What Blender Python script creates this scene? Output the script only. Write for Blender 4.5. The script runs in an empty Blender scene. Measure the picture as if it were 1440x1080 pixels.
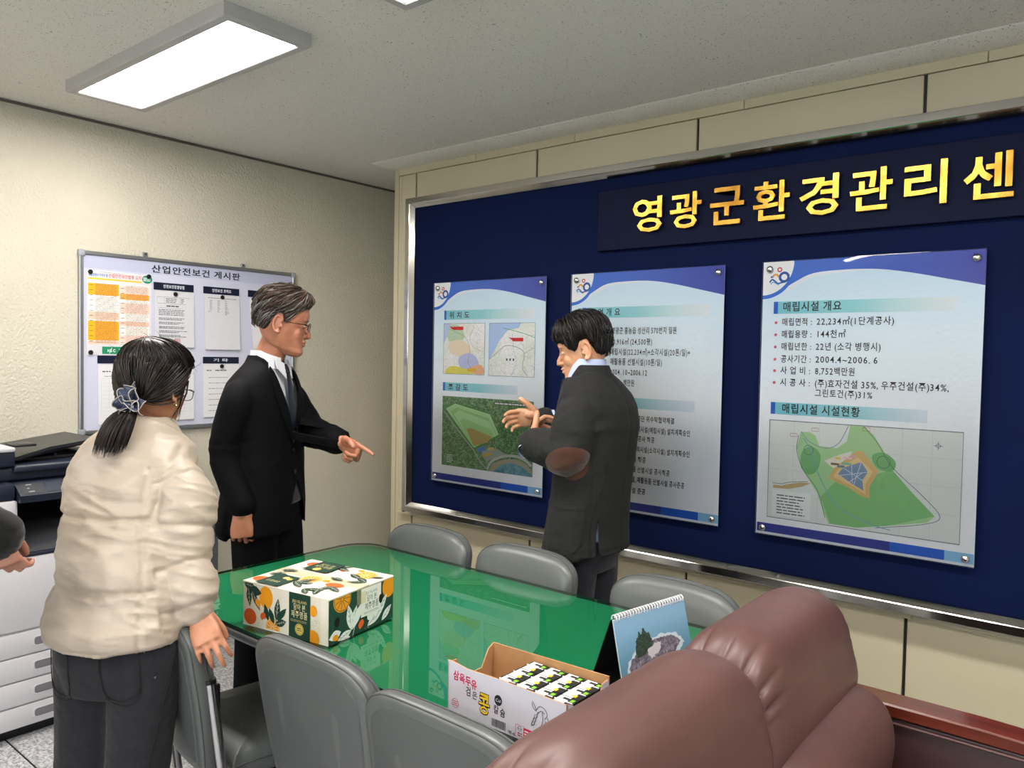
import bpy, bmesh, math, random
import numpy as np
from mathutils import Matrix, Vector, Euler
random.seed(7); RNG = np.random.default_rng(7)
PI = math.pi
SC = bpy.context.scene
COL = SC.collection

# ------------------------------------------------------------------ camera
cam_d = bpy.data.cameras.new('camera'); cam = bpy.data.objects.new('camera', cam_d); COL.objects.link(cam)
cam_d.sensor_width = 36; cam_d.lens = 27.22; cam_d.clip_start = .05
_r = Vector((0.77417272, 0.63270536, 0.01845351)); _u = Vector((-0.03719836, 0.01637365, 0.99917375)); _f = Vector((-0.63188044, 0.7742195, -0.03621163))
cam.matrix_world = Matrix(((_r.x, _u.x, -_f.x, 3.96), (_r.y, _u.y, -_f.y, 0.0), (_r.z, _u.z, -_f.z, 1.5), (0, 0, 0, 1)))
SC.camera = cam
# ------------------------------------------------------------------ world, exposure
w = bpy.data.worlds.new('world'); SC.world = w; w.use_nodes = True
w.node_tree.nodes['Background'].inputs[0].default_value = (.75, .85, 1, 1); w.node_tree.nodes['Background'].inputs[1].default_value = .5
SC.view_settings.view_transform = 'Standard'; SC.view_settings.look = 'None'
SC.view_settings.exposure = 0.0; SC.view_settings.gamma = 1
LAMP = 37.0      # emission of the ceiling panels
try:
    SC.cycles.use_denoising = True; SC.cycles.max_bounces = 8; SC.cycles.transparent_max_bounces = 12
    SC.cycles.caustics_reflective = False; SC.cycles.caustics_refractive = False; SC.cycles.sample_clamp_indirect = 4
except Exception: pass

# ------------------------------------------------------------------ materials
def lin(c):
    if isinstance(c, str): c = tuple(int(c[i:i+2], 16)/255 for i in (0, 2, 4))
    return tuple((x/12.92 if x <= .04045 else ((x+.055)/1.055)**2.4) for x in c) + (1,)
class NT:
    def __init__(s, name):
        s.m = bpy.data.materials.new(name); s.m.use_nodes = True; s.t = s.m.node_tree
        s.b = s.t.nodes['Principled BSDF']; s.out = s.t.nodes['Material Output']
    def n(s, ty, **kw):
        q = s.t.nodes.new(ty)
        for k, v in kw.items():
            if k[0] == 'i' and k[1:].isdigit(): q.inputs[int(k[1:])].default_value = v
            else: setattr(q, k, v)
        return q
    def l(s, a, b): s.t.links.new(a, b)
    def coord(s, scale=(1, 1, 1), which='Object'):
        c = s.n('ShaderNodeTexCoord'); m = s.n('ShaderNodeMapping'); s.l(c.outputs[which], m.inputs[0]); m.inputs[3].default_value = scale
        return m.outputs[0]
    def ramp(s, fac, stops, interp='LINEAR'):
        r = s.n('ShaderNodeValToRGB'); r.color_ramp.interpolation = interp; e = r.color_ramp.elements
        while len(e) < len(stops): e.new(.5)
        for k, (p, c) in enumerate(stops): e[k].position = p; e[k].color = c if len(c) == 4 else lin(c)
        s.l(fac, r.inputs[0]); return r.outputs[0]
    def bump(s, h, strength=.3, dist=.01, prev=None):
        b = s.n('ShaderNodeBump'); b.inputs['Strength'].default_value = strength; b.inputs['Distance'].default_value = dist
        s.l(h, b.inputs['Height'])
        if prev is not None: s.l(prev, b.inputs['Normal'])
        s.l(b.outputs[0], s.b.inputs['Normal']); return b.outputs[0]
    def noise(s, vec, scale, detail=3, rough=.5):
        q = s.n('ShaderNodeTexNoise'); q.inputs['Scale'].default_value = scale; q.inputs['Detail'].default_value = detail
        q.inputs['Roughness'].default_value = rough; s.l(vec, q.inputs['Vector']); return q.outputs[0]
def mat(name, col, rough=.5, metal=0, spec=.5, var=0, vs=20, bump=0, bs=60, bd=.002, sheen=0, coat=0, scale=(1, 1, 1), emis=0):
    t = NT(name); c = lin(col); b = t.b
    b.inputs['Base Color'].default_value = c; b.inputs['Roughness'].default_value = rough; b.inputs['Metallic'].default_value = metal
    b.inputs['Specular IOR Level'].default_value = spec
    if sheen: b.inputs['Sheen Weight'].default_value = sheen
    if coat: b.inputs['Coat Weight'].default_value = coat; b.inputs['Coat Roughness'].default_value = .06
    v = None
    if var or bump: v = t.coord(scale)
    if var:
        f = t.noise(v, vs, 3)
        d = tuple(max(0, x*(1-var)) for x in c[:3])+(1,); e = tuple(min(1, x*(1+var)) for x in c[:3])+(1,)
        t.l(t.ramp(f, [(.3, d), (.7, e)]), b.inputs['Base Color'])
    if bump: t.bump(t.noise(v, bs, 4, .6), bump, bd)
    if emis:
        b.inputs['Emission Color'].default_value = c; b.inputs['Emission Strength'].default_value = emis
    return t.m
M = {}
def flat(col, rough=.55):      # printed ink, one colour
    k = 'ink_'+col+('' if rough == .55 else str(rough))
    if k not in M: M[k] = mat(k, col, rough, spec=.3)
    return M[k]

# ------------------------------------------------------------------ geometry builder
class G:
    def __init__(s): s.v = []; s.f = []; s.m = []; s.n = 0
    def add(s, v, f, mi=0, X=None):
        v = np.asarray(v, float).reshape(-1, 3)
        if X is not None: v = v @ np.array(X)[:3, :3].T + np.array(X)[:3, 3]
        s.v.append(v)
        for q in f: s.f.append([i+s.n for i in q]); s.m.append(mi)
        s.n += len(v); return s
    def box(s, a, b, mi=0, X=None):
        (x0, y0, z0), (x1, y1, z1) = a, b
        v = [(x0,y0,z0),(x1,y0,z0),(x1,y1,z0),(x0,y1,z0),(x0,y0,z1),(x1,y0,z1),(x1,y1,z1),(x0,y1,z1)]
        return s.add(v, [(3,2,1,0),(4,5,6,7),(0,1,5,4),(1,2,6,5),(2,3,7,6),(3,0,4,7)], mi, X)
    def rbox(s, a, b, r=.01, seg=2, mi=0, X=None):
        bm = bmesh.new(); bmesh.ops.create_cube(bm, size=1)
        a = np.array(a, float); b = np.array(b, float)
        for v in bm.verts: v.co = Vector((a+b)/2+np.array(v.co)*(b-a))
        r = min(r, .49*float(np.min(np.abs(b-a))))
        bmesh.ops.bevel(bm, geom=list(bm.edges), offset=r, segments=seg, profile=.5, affect='EDGES')
        v = [tuple(q.co) for q in bm.verts]; f = [[w_.index for w_ in q.verts] for q in bm.faces]; bm.free()
        return s.add(v, f, mi, X)
    def loft(s, rings, mi=0, caps=True, X=None, closed=True):
        n = len(rings[0]); v = np.concatenate([np.asarray(r, float) for r in rings]); f = []
        for k in range(len(rings)-1):
            for i in range(n if closed else n-1):
                j = (i+1) % n; f.append((k*n+i, k*n+j, (k+1)*n+j, (k+1)*n+i))
        if caps: f.append(tuple(range(n-1, -1, -1))); f.append(tuple(range((len(rings)-1)*n, len(rings)*n)))
        return s.add(v, f, mi, X)
    def tube(s, pts, r, n=8, mi=0, X=None, el=1.0, up=None, round_=False, caps=True):
        pts = [np.asarray(p, float) for p in pts]; m = len(pts)
        r = [r]*m if np.isscalar(r) else list(r)
        el = [el]*m if np.isscalar(el) else list(el)
        T = []
        for i in range(m):
            t = pts[min(i+1, m-1)]-pts[max(i-1, 0)]; T.append(t/(np.linalg.norm(t)+1e-12))
        u = np.array(up, float) if up is not None else (np.array([0, 0, 1.]) if abs(T[0][2]) < .9 else np.array([1., 0, 0]))
        if round_:
            e0 = pts[0]-T[0]*r[0]*.8; e1 = pts[-1]+T[-1]*r[-1]*.8
            pts = [e0, pts[0]-T[0]*r[0]*.5]+pts+[pts[-1]+T[-1]*r[-1]*.5, e1]; T = [T[0]]*2+T+[T[-1]]*2
            r = [r[0]*.35, r[0]*.82]+r+[r[-1]*.82, r[-1]*.35]; el = [el[0]]*2+el+[el[-1]]*2
        R = []
        for i, p in enumerate(pts):
            u = u-T[i]*(u@T[i]); u /= np.linalg.norm(u)+1e-12; w_ = np.cross(T[i], u)
            a = np.linspace(0, 2*PI, n, endpoint=False)
            R.append(p+r[i]*(np.outer(np.cos(a), u)*el[i]+np.outer(np.sin(a), w_)))
        return s.loft(R, mi, caps, X)
    def cyl(s, p0, p1, r0, r1=None, n=16, mi=0, X=None): return s.tube([p0, p1], [r0, r0 if r1 is None else r1], n, mi, X)
    def ell(s, c, r, mi=0, nu=16, nv=10, X=None, R=None):
        v = []; f = []
        for j in range(nv+1):
            th = PI*j/nv
            for i in range(nu):
                ph = 2*PI*i/nu; v.append((math.sin(th)*math.cos(ph)*r[0], math.sin(th)*math.sin(ph)*r[1], math.cos(th)*r[2]))
        for j in range(nv):
            for i in range(nu):
                a = j*nu+i; b = j*nu+(i+1) % nu; f.append((a, a+nu, b+nu, b))
        v = np.array(v)
        if R is not None: v = v @ np.array(R).T
        return s.add(v+np.array(c), f, mi, X)
    def prism(s, poly, d0, d1, ax=1, mi=0, X=None):
        # poly: 2D outline (a,b); extruded along axis ax
        def P3(p, d): return (d, p[0], p[1]) if ax == 0 else ((p[0], d, p[1]) if ax == 1 else (p[0], p[1], d))
        return s.loft([[P3(p, d0) for p in poly], [P3(p, d1) for p in poly]], mi, True, X)
    def flat(s, poly, y=0, mi=0, X=None):     # a single face in the xz plane facing -y
        v = [(p[0], y, p[1]) for p in poly]
        a = sum(poly[i][0]*poly[(i+1) % len(poly)][1]-poly[(i+1) % len(poly)][0]*poly[i][1] for i in range(len(poly)))
        idx = tuple(range(len(v))); return s.add(v, [idx if a > 0 else idx[::-1]], mi, X)
    def ext(s, g, X=None, mi=None):
        off = 0
        for a in g.v: s.v.append(a if X is None else a @ np.array(X)[:3, :3].T+np.array(X)[:3, 3])
        for q, m_ in zip(g.f, g.m): s.f.append([i+s.n for i in q]); s.m.append(m_ if mi is None else mi)
        s.n += g.n; return s
    def arr(s): return np.concatenate(s.v) if s.v else np.zeros((0, 3))
def mesh_of(name, g, mats, smooth=True, ang=35):
    me = bpy.data.meshes.new(name); V = g.arr()
    me.from_pydata(V.tolist(), [], g.f)
    for m_ in (mats if isinstance(mats, (list, tuple)) else [mats]): me.materials.append(m_)
    me.polygons.foreach_set('material_index', g.m)
    me.polygons.foreach_set('use_smooth', [smooth]*len(g.f))
    if smooth and ang: me.set_sharp_from_angle(angle=math.radians(ang))
    me.update(); return me
def mk(name, g, mats, parent=None, smooth=True, ang=35, label=None, cat=None, group=None, kind=None, world=False, loc=None, rot=None):
    me = mesh_of(name, g, mats, smooth, ang) if isinstance(g, G) else g
    o = bpy.data.objects.new(name, me); COL.objects.link(o)
    if parent is not None:
        o.parent = parent
        if world: o.matrix_parent_inverse = Matrix(parent['_m']).inverted() if '_m' in parent else root_m(parent).inverted()
    if loc: o.location = loc
    if rot is not None: o.rotation_euler = rot
    return tag(o, label, cat, group, kind)
def root_m(o):
    m = Matrix.LocRotScale(o.location, o.rotation_euler, o.scale)
    return (root_m(o.parent) @ o.matrix_parent_inverse @ m) if o.parent else m
def tag(o, label=None, cat=None, group=None, kind=None):
    if label: o['label'] = label
    if cat: o['category'] = cat
    if group: o['group'] = group
    if kind: o['kind'] = kind
    return o
def thing(name, label, cat, loc=(0, 0, 0), rz=0, group=None, rot=None):
    o = bpy.data.objects.new(name, None); COL.objects.link(o); o.location = loc; o.rotation_euler = rot or (0, 0, rz)
    o.empty_display_size = .1
    return tag(o, label, cat, group)
def copy_tree(o, parent=None):
    c = o.copy(); COL.objects.link(c)
    if parent is not None: c.parent = parent
    for ch in list(o.children): copy_tree(ch, c)
    return c
def rot2(deg):
    a = math.radians(deg); return Matrix.Rotation(a, 4, 'Z')

# ------------------------------------------------------------------ lettering (built-in font turned into flat or raised meshes)
_GL = {}
def preload(chars):
    for ch in sorted(set(chars)):
        if ch not in _GL and ch != ' ': glyph(ch)
def glyph(ch, bold=0.0, ex=0.0, res=2):
    k = (ch, bold, ex)
    if k in _GL: return _GL[k]
    c = bpy.data.curves.new('g', 'FONT'); c.body = ch; c.size = 1; c.resolution_u = res; c.offset = bold; c.extrude = ex
    o = bpy.data.objects.new('g', c); COL.objects.link(o)
    dg = bpy.context.evaluated_depsgraph_get(); me = bpy.data.meshes.new_from_object(o.evaluated_get(dg))
    v = np.array([q.co[:] for q in me.vertices]).reshape(-1, 3); f = [tuple(p.vertices) for p in me.polygons]
    if len(v): adv = float(v[:, 0].max())+.06
    else: adv = .3
    if ch in '0123456789': adv = .60
    if ord(ch) > 0x2fff: adv = 1.0 if ord(ch) < 0xff00 else .6
    bpy.data.objects.remove(o); bpy.data.curves.remove(c); bpy.data.meshes.remove(me)
    _GL[k] = (v, f, adv); return _GL[k]
def text(g, s, x0, x1, zb, size, y=0, mi=0, X=None, bold=0.01, ex=0.0, x_scale=None, squeeze=1):
    """letters standing on baseline zb, stretched to run from x0 to x1 (x1 None: natural width)"""
    pen = 0; items = []
    for ch in s:
        if ch == ' ': pen += .3; continue
        v, f, adv = glyph(ch, bold, ex); items.append((v, f, pen)); pen += adv
    W = pen if pen else 1
    k = ((x1-x0)/W) if x1 is not None else size*squeeze
    for v, f, p in items:
        if not len(v): continue
        q = np.stack([x0+(v[:, 0]+p)*k, y-v[:, 2], zb+v[:, 1]*size], 1)
        # face towards -y
        g.add(q, f, mi, X)
    return x0+W*k
# ------------------------------------------------------------------ surface materials of the room
def m_wallpaper():
    t = NT('embossed_wallpaper'); v = t.coord(); c = t.noise(v, 3, 2)
    t.l(t.ramp(c, [(.3, (.82, .80, .73)), (.7, (.845, .825, .755))]), t.b.inputs[0]); t.b.inputs['Roughness'].default_value = .42
    a = t.bump(t.noise(v, 75, 4, .65), .85, .012); vo = t.n('ShaderNodeTexVoronoi'); vo.inputs['Scale'].default_value = 60; t.l(v, vo.inputs[0])
    t.bump(vo.outputs[0], .2, .006, a); return t.m
def m_ceiling():
    t = NT('fissured_ceiling_tile'); v = t.coord()
    nz = t.n('ShaderNodeTexNoise'); nz.inputs['Scale'].default_value = 9; t.l(v, nz.inputs[0])
    mp = t.n('ShaderNodeMapping'); mp.inputs[3].default_value = (1, 1, 1)
    ad = t.n('ShaderNodeMixRGB', blend_type='ADD'); ad.inputs[0].default_value = .12; t.l(v, ad.inputs[1]); t.l(nz.outputs[1], ad.inputs[2])
    sc = t.n('ShaderNodeMapping'); sc.inputs[3].default_value = (1, 2.4, 1); t.l(ad.outputs[0], sc.inputs[0])
    vo = t.n('ShaderNodeTexVoronoi'); vo.inputs['Scale'].default_value = 44; vo.inputs['Randomness'].default_value = 1; t.l(sc.outputs[0], vo.inputs[0])
    vo2 = t.n('ShaderNodeTexVoronoi'); vo2.inputs['Scale'].default_value = 95; t.l(ad.outputs[0], vo2.inputs[0])
    a = t.ramp(vo.outputs[0], [(.07, (0, 0, 0, 1)), (.14, (1, 1, 1, 1))]); b = t.ramp(vo2.outputs[0], [(.10, (0, 0, 0, 1)), (.18, (1, 1, 1, 1))])
    mn = t.n('ShaderNodeMath', operation='MULTIPLY'); t.l(a, mn.inputs[0]); t.l(b, mn.inputs[1])
    t.l(t.ramp(mn.outputs[0], [(0, (.42, .41, .39)), (1, (.90, .89, .865))]), t.b.inputs[0]); t.b.inputs['Roughness'].default_value = .9
    t.bump(mn.outputs[0], .6, .004); return t.m
def m_floor_tile():
    t = NT('speckled_floor_tile'); v = t.coord(); a = t.noise(v, 90, 4, .7); b = t.noise(v, 34, 2)
    mn = t.n('ShaderNodeMath', operation='ADD'); t.l(a, mn.inputs[0]); mm = t.n('ShaderNodeMath', operation='MULTIPLY'); mm.inputs[1].default_value = .25; t.l(b, mm.inputs[0]); t.l(mm.outputs[0], mn.inputs[1])
    t.l(t.ramp(mn.outputs[0], [(.5, (.42, .42, .43)), (.62, (.66, .66, .67)), (.72, (.80, .80, .81))]), t.b.inputs[0]); t.b.inputs['Roughness'].default_value = .35
    return t.m
M['wallpaper'] = m_wallpaper(); M['ceiling'] = m_ceiling(); M['floor'] = m_floor_tile()
M['panel'] = mat('beige_wall_panel', (.775, .745, .635), .38, var=.02, vs=4, bump=.06, bs=200, bd=.001)
M['panel_trim'] = mat('beige_panel_trim', (.765, .735, .62), .4)
M['groove'] = mat('dark_green_groove', (.09, .11, .10), .5)
M['dark_gap'] = mat('dark_floor_gap', (.05, .05, .05), .8)
M['chrome'] = mat('mirror_chrome', (.78, .77, .75), .13, 1, var=.04, vs=3)
M['steel'] = mat('polished_steel_tube', (.74, .74, .75), .16, 1)
M['navy'] = mat('navy_board_fabric', (.008, .065, .215), .8, spec=.12, var=.1, vs=3, bump=.15, bs=900, bd=.0006)
M['navy_sign'] = mat('dark_navy_sign_panel', (.005, .045, .16), .6, spec=.12)
M['alu'] = mat('brushed_aluminium', (.66, .67, .68), .34, .9)
M['black_plastic'] = mat('black_plastic', (.035, .035, .04), .4)
M['white_lamp'] = mat('light_panel_rim', (.70, .70, .70), .45)

# ------------------------------------------------------------------ room shell
XR, YB, ZC = 6.4, -3.4, 2.597
mk('wall_left', G().box((-.12, YB, -.05), (0, 3.9, ZC+.05)), M['wallpaper'], kind='structure')
mk('wall_right', G().box((XR, YB, -.05), (XR+.12, 3.9, ZC+.05)), M['wallpaper'], kind='structure')
mk('wall_front', G().box((-.12, YB-.12, -.05), (XR+.12, YB, ZC+.05)), M['wallpaper'], kind='structure')
mk('ceiling', G().box((-.12, YB-.12, ZC), (XR+.12, 3.9, ZC+.1)), M['ceiling'], kind='structure')
wb = mk('wall_back', G().box((.475, 3.165, -.02), (XR, 3.78, ZC)).box((-.12, 3.78, -.05), (XR+.12, 3.9, ZC)), M['groove'], kind='structure')
wb.data.materials[0] = M['panel_trim']
# cladding: one object per panel, dark recessed joints between
mk('joint_backing', G().box((.53, 3.158, 0), (XR, 3.1655, 2.552)), M['groove'], wb)
seams = [.645, 1.527, 2.411, 3.305, 4.19, 5.07, 5.96]
xs = [.528]+seams+[XR]
for a, b in zip(xs[:-1], xs[1:]):
    for z0, z1 in ((.1, 2.549),):
        mk('wall_panel', G().rbox((a+(.006 if a > .53 else 0), 3.148, z0), (b-.006, 3.165, z1), .002, 1), M['panel'], wb)
mk('corner_strip', G().rbox((.463, 3.146, 0), (.499, 3.17, ZC), .003, 2), M['panel_trim'], wb)
mk('corner_strip', G().rbox((.5005, 3.149, 0), (.5265, 3.17, 2.549), .002, 1), M['panel_trim'], wb)
tx = [.5, 1.111, 1.76, 2.62, 3.5, 4.4, 5.3, XR]
for a, b in zip(tx[:-1], tx[1:]):
    mk('top_rail', G().rbox((a+.001, 3.144, 2.5515), (b-.001, 3.166, ZC-.001), .002, 1), M['panel_trim'], wb)
mk('baseboard_back', G().rbox((.463, 3.138, 0), (XR, 3.15, .1), .002, 1), mat('baseboard', (.2, .17, .14), .5), kind='structure')
mk('baseboard_left', G().rbox((0, YB, 0), (.012, 3.7, .1), .002, 1), mat('baseboard_dark', (.25, .23, .2), .5), kind='structure')
mk('trim_1', G().box((0, YB, ZC-.012), (.012, 3.78, ZC-.002)), mat('ceiling_edge_bead', (.36, .34, .31), .6), kind='structure')
mk('trim_2', G().prism([(3.144, ZC-.0002), (2.965, ZC-.0002), (2.975, ZC-.006), (3.144, ZC-.009)], .463, XR, 0), M['ceiling'], kind='structure')
# ledge that runs under the notice board
lx = [.56, 2.50, 3.335, XR-.1]
t = thing('wall_rail', 'narrow beige ledge running along the panelled wall under the navy board', 'rail', (0, 3.13, .575))
for a, b in zip(lx[:-1], lx[1:]):
    mk('rail_length', G().rbox((a+.0015, -.028, -.012), (b-.0015, .018, .006), .003, 1), M['panel_trim'], t)
# floor: tiles with dark joints
fl = mk('floor', G().box((-.1, YB-.1, -.08), (XR+.1, 3.9, -.006)), M['dark_gap'], kind='structure')
T = .6; fx0 = 1.199-2*T; fy0 = 1.044-8*T
tile_me = mesh_of('floor_tile', G().rbox((-.2962, -.2962, -.0065), (.2962, .2962, 0), .0015, 1), M['floor'])
for i in range(12):
    for j in range(14):
        x = fx0+(i+.5)*T; y = fy0+(j+.5)*T
        if x < .0-.01 or x > XR or y < YB or y > 3.2: continue
        o = bpy.data.objects.new('floor_tile', tile_me); COL.objects.link(o); o.parent = fl; o.location = (x, y, 0); o.rotation_euler = (0, 0, (i*7+j*3) % 4*PI/2)

# ------------------------------------------------------------------ ceiling light panels
M['diffuser'] = mat('lit_diffuser', (1, .975, .95), .5, emis=LAMP)
def light_panel(x, y, label, src=None):
    if src is not None:
        c = copy_tree(src); c.location = (x, y, ZC); c['label'] = label; return c
    t = thing('ceiling_light', label, 'light', (x, y, ZC), group='ceiling light panels')
    a, b, d = .604, .165, .047; i1, i2 = .566, .127
    g = G(); out = [(-a, -b), (a, -b), (a, b), (-a, b)]; inn = [(-i1, -i2), (i1, -i2), (i1, i2), (-i1, i2)]
    R = [[(p[0], p[1], 0) for p in out], [(p[0], p[1], -d+.006) for p in out], [(p[0]*.994, p[1]*.98, -d) for p in out],
         [(p[0]*1.012, p[1]*1.05, -d) for p in inn], [(p[0], p[1], -d+.004) for p in inn]]
    g.loft(R, 0, False); mk('frame', g, M['white_lamp'], t, ang=25)
    g = G().box((-i1-.002, -i2-.002, -d+.004), (i1+.002, i2+.002, -d+.010)); mk('diffuser', g, M['diffuser'], t)
    return t
L1 = light_panel(1.085, 1.488, 'long lit ceiling light panel above the white notice board side')
light_panel(2.768, 1.488, 'lit ceiling light panel cut off by the top edge of the picture', L1)
for k, (x, y) in enumerate([(4.45, 1.488), (1.085, -.7), (2.768, -.7), (4.45, -.7), (2.0, -2.4), (4.4, -2.4)]):
    light_panel(x, y, 'ceiling light panel out of view, %s row from the board, %s' % (('nearest', 'second', 'second', 'second', 'last', 'last')[k], ('right', 'left', 'middle', 'right', 'left', 'right')[k]), L1)

# windows added out of view behind the camera to brighten ceiling and board wall
M['daylight'] = mat('daylit_frosted_pane', (.88, .94, 1), .4, emis=6.0); M['pvc'] = mat('white_window_frame', (.8, .8, .8), .4)
for k, x in enumerate((3.75, 5.45)):
    wn = mk('window_%d' % (k+1), G().box((x-.02, YB-.02, .92), (x+.02, YB+.03, 2.18)).box((x-.75, YB-.02, .90), (x+.75, YB+.05, .94)).box((x-.75, YB-.02, 2.16), (x+.75, YB+.05, 2.20)).box((x-.75, YB-.02, .92), (x-.71, YB+.05, 2.18)).box((x+.71, YB-.02, .92), (x+.75, YB+.05, 2.18)), M['pvc'], kind='structure')
    for a_, b_ in ((x-.71, x-.02), (x+.02, x+.71)): mk('window_pane', G().box((a_, YB+.002, .94), (b_, YB+.008, 2.16)), M['daylight'], wn)

# ------------------------------------------------------------------ navy notice board with mirror frame
nb = thing('notice_board', 'long navy fabric notice board in a mirror-polished metal frame', 'notice board', (.683, 3.15, .60))
BW, BH = 4.1, 1.778
mk('board_panel', G().box((.03, -.08, .03), (BW-.03, -.015, BH-.03)), M['navy'], nb)
def frame_side(p, q, inward):
    # p->q along the outer edge; profile goes inward
    p = np.array(p, float); q = np.array(q, float); i = np.array(inward, float); d = (q-p)/np.linalg.norm(q-p)
    prof = [(0, -.005), (0, -.118), (.003, -.12), (.031, -.12), (.034, -.118), (.053, -.094), (.056, -.08), (.056, -.06)]
    R = []
    for base, s in ((p, 1), (q, -1)):
        R.append([(base[0]+i[0]*a+d[0]*s*a, y, base[1]+i[1]*a+d[1]*s*a) for a, y in prof])
    return G().loft(R, 0, True)
for nm, p, q, i in (('frame_rail', (0, 0), (BW, 0), (0, 1)), ('frame_rail', (BW, BH), (0, BH), (0, -1)), ('frame_rail', (0, BH), (0, 0), (1, 0)), ('frame_rail', (BW, 0), (BW, BH), (-1, 0))):
    mk(nm, frame_side(p, q, i), M['chrome'], nb, ang=15)
mk('corner_cap', G().rbox((-.002, -.116, -.006), (.016, -.03, .012), .002, 1), M['black_plastic'], nb)
# sign panel and raised gold letters
sp = thing('sign_panel', 'dark navy raised sign panel carrying the big gold letters', 'sign', (1.972, 3.07, 1.992))
mk('panel', G().rbox((0, -.028, 0), (1.99, 0, .275), .002, 1), M['navy_sign'], sp)
def m_gold():
    t = NT('polished_gold_acrylic'); v = t.coord(); t.b.inputs['Metallic'].default_value = .85; t.b.inputs['Roughness'].default_value = .24
    t.l(t.ramp(t.noise(v, 14, 2), [(.35, (.70, .50, .17)), (.65, (.82, .63, .27))]), t.b.inputs[0])
    t.bump(t.noise(v, 7, 2), .25, .03); return t.m
M['gold'] = m_gold()
M['letter_edge'] = mat('black_letter_edge', (.02, .02, .02), .4)
for k, ch in enumerate('영광군환경관리센'):
    v, f, adv = glyph(ch, .017, .05)
    v = v.copy(); x0, x1 = v[:, 0].min(), v[:, 0].max(); z0, z1 = v[:, 1].min(), v[:, 1].max()
    wd, ht = .146, .152
    if ch in '리': wd = .135
    g = G(); q = np.stack([(v[:, 0]-x0)/(x1-x0)*wd, -.013-(v[:, 2]+.05)*.10, (v[:, 1]-z0)/(z1-z0)*ht], 1); g.add(q, f, 0)
    bk = G(); q2 = np.stack([(v[:, 0]-x0)/(x1-x0)*wd, -.0005-(v[:, 2]+.05)*.124, (v[:, 1]-z0)/(z1-z0)*ht], 1); bk.add(q2, f, 0)
    X = 2.17-1.972+k*.1842
    o = mk('gold_letter', g, M['gold'], sp, ang=30, loc=(X, -.028, .063), label='raised gold letter '+ch)
    mk('letter_body', bk, M['letter_edge'], o, ang=30)
# ------------------------------------------------------------------ printed sheets
class Sheet:
    """thin stacked layers of printed ink; u to the right, v downwards, metres"""
    def __init__(s, step=.00018): s.g = G(); s.mats = []; s.y = 0; s.step = step
    def mi(s, m):
        if isinstance(m, (str, tuple)): m = flat(m)
        if m not in s.mats: s.mats.append(m)
        return s.mats.index(m)
    def up(s): s.y -= s.step
    def rect(s, u0, v0, u1, v1, m): s.g.flat([(u0, -v1), (u1, -v1), (u1, -v0), (u0, -v0)], s.y, s.mi(m))
    def poly(s, pts, m): s.y -= .00002; s.g.flat([(p[0], -p[1]) for p in pts], s.y, s.mi(m))
    def blob(s, pts, m, n=5):      # smoothed closed outline
        s.poly(smooth_closed(pts, n), m)
    def line(s, pts, wd, m, closed=False):
        pts = [np.array(p, float) for p in pts]
        if closed: pts.append(pts[0])
        L, R = [], []
        for i, p in enumerate(pts):
            d = pts[min(i+1, len(pts)-1)]-pts[max(i-1, 0)]; d /= np.linalg.norm(d)+1e-9; nrm = np.array([-d[1], d[0]])
            L.append(p+nrm*wd/2); R.append(p-nrm*wd/2)
        k = s.mi(m)
        for i in range(len(pts)-1):
            q = [L[i], L[i+1], R[i+1], R[i]]; s.g.flat([(a[0], -a[1]) for a in q], s.y, k)
    def frame(s, u0, v0, u1, v1, wd, m): s.line([(u0, v0), (u1, v0), (u1, v1), (u0, v1)], wd, m, True)
    def disc(s, u, v, r, m, n=20, ry=None): s.poly([(u+r*math.cos(2*PI*i/n), v+(ry or r)*math.sin(2*PI*i/n)) for i in range(n)], m)
    def ring(s, u, v, r, wd, m, n=22, ry=1): s.line([(u+r*math.cos(2*PI*i/n), v+ry*r*math.sin(2*PI*i/n)) for i in range(n)], wd, m, True)
    def text(s, t, u0, u1, vb, size, m, bold=.012, squeeze=1): return text(s.g, t, u0, u1, -vb+.1*size, size, s.y, s.mi(m), bold=bold, squeeze=squeeze)
    def scribble(s, u0, v0, u1, v1, rows, m, h=.4, ragged=.3, gap=.12, rnd=None):     # lines of print too small to read
        rnd = rnd or random.Random(int(u0*1e4)+int(v0*1e4)*7); dv = (v1-v0)/rows
        for r in range(rows):
            u = u0; e = u1-(u1-u0)*ragged*rnd.random()
            while u < e:
                w_ = dv*(.8+2.2*rnd.random()); w_ = min(w_, e-u)
                s.rect(u, v0+dv*(r+.5-h/2), u+w_, v0+dv*(r+.5+h/2), m); u += w_+dv*.35
def smooth_closed(pts, n=5):
    P_ = np.array(pts, float); k = len(P_); out = []
    for i in range(k):
        a, b, c, d = P_[(i-1) % k], P_[i], P_[(i+1) % k], P_[(i+2) % k]
        for j in range(n):
            t = j/n; out.append(.5*((2*b)+(-a+c)*t+(2*a-5*b+4*c-d)*t*t+(-a+3*b-3*c+d)*t**3))
    return [tuple(p) for p in out]
def smooth_open(pts, n=5):
    P_ = [np.array(p, float) for p in pts]; P_ = [2*P_[0]-P_[1]]+P_+[2*P_[-1]-P_[-2]]; out = []
    for i in range(1, len(P_)-2):
        a, b, c, d = P_[i-1], P_[i], P_[i+1], P_[i+2]
        for j in range(n):
            t = j/n; out.append(.5*((2*b)+(-a+c)*t+(2*a-5*b+4*c-d)*t*t+(-a+3*b-3*c+d)*t**3))
    out.append(P_[-2]); return out
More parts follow.
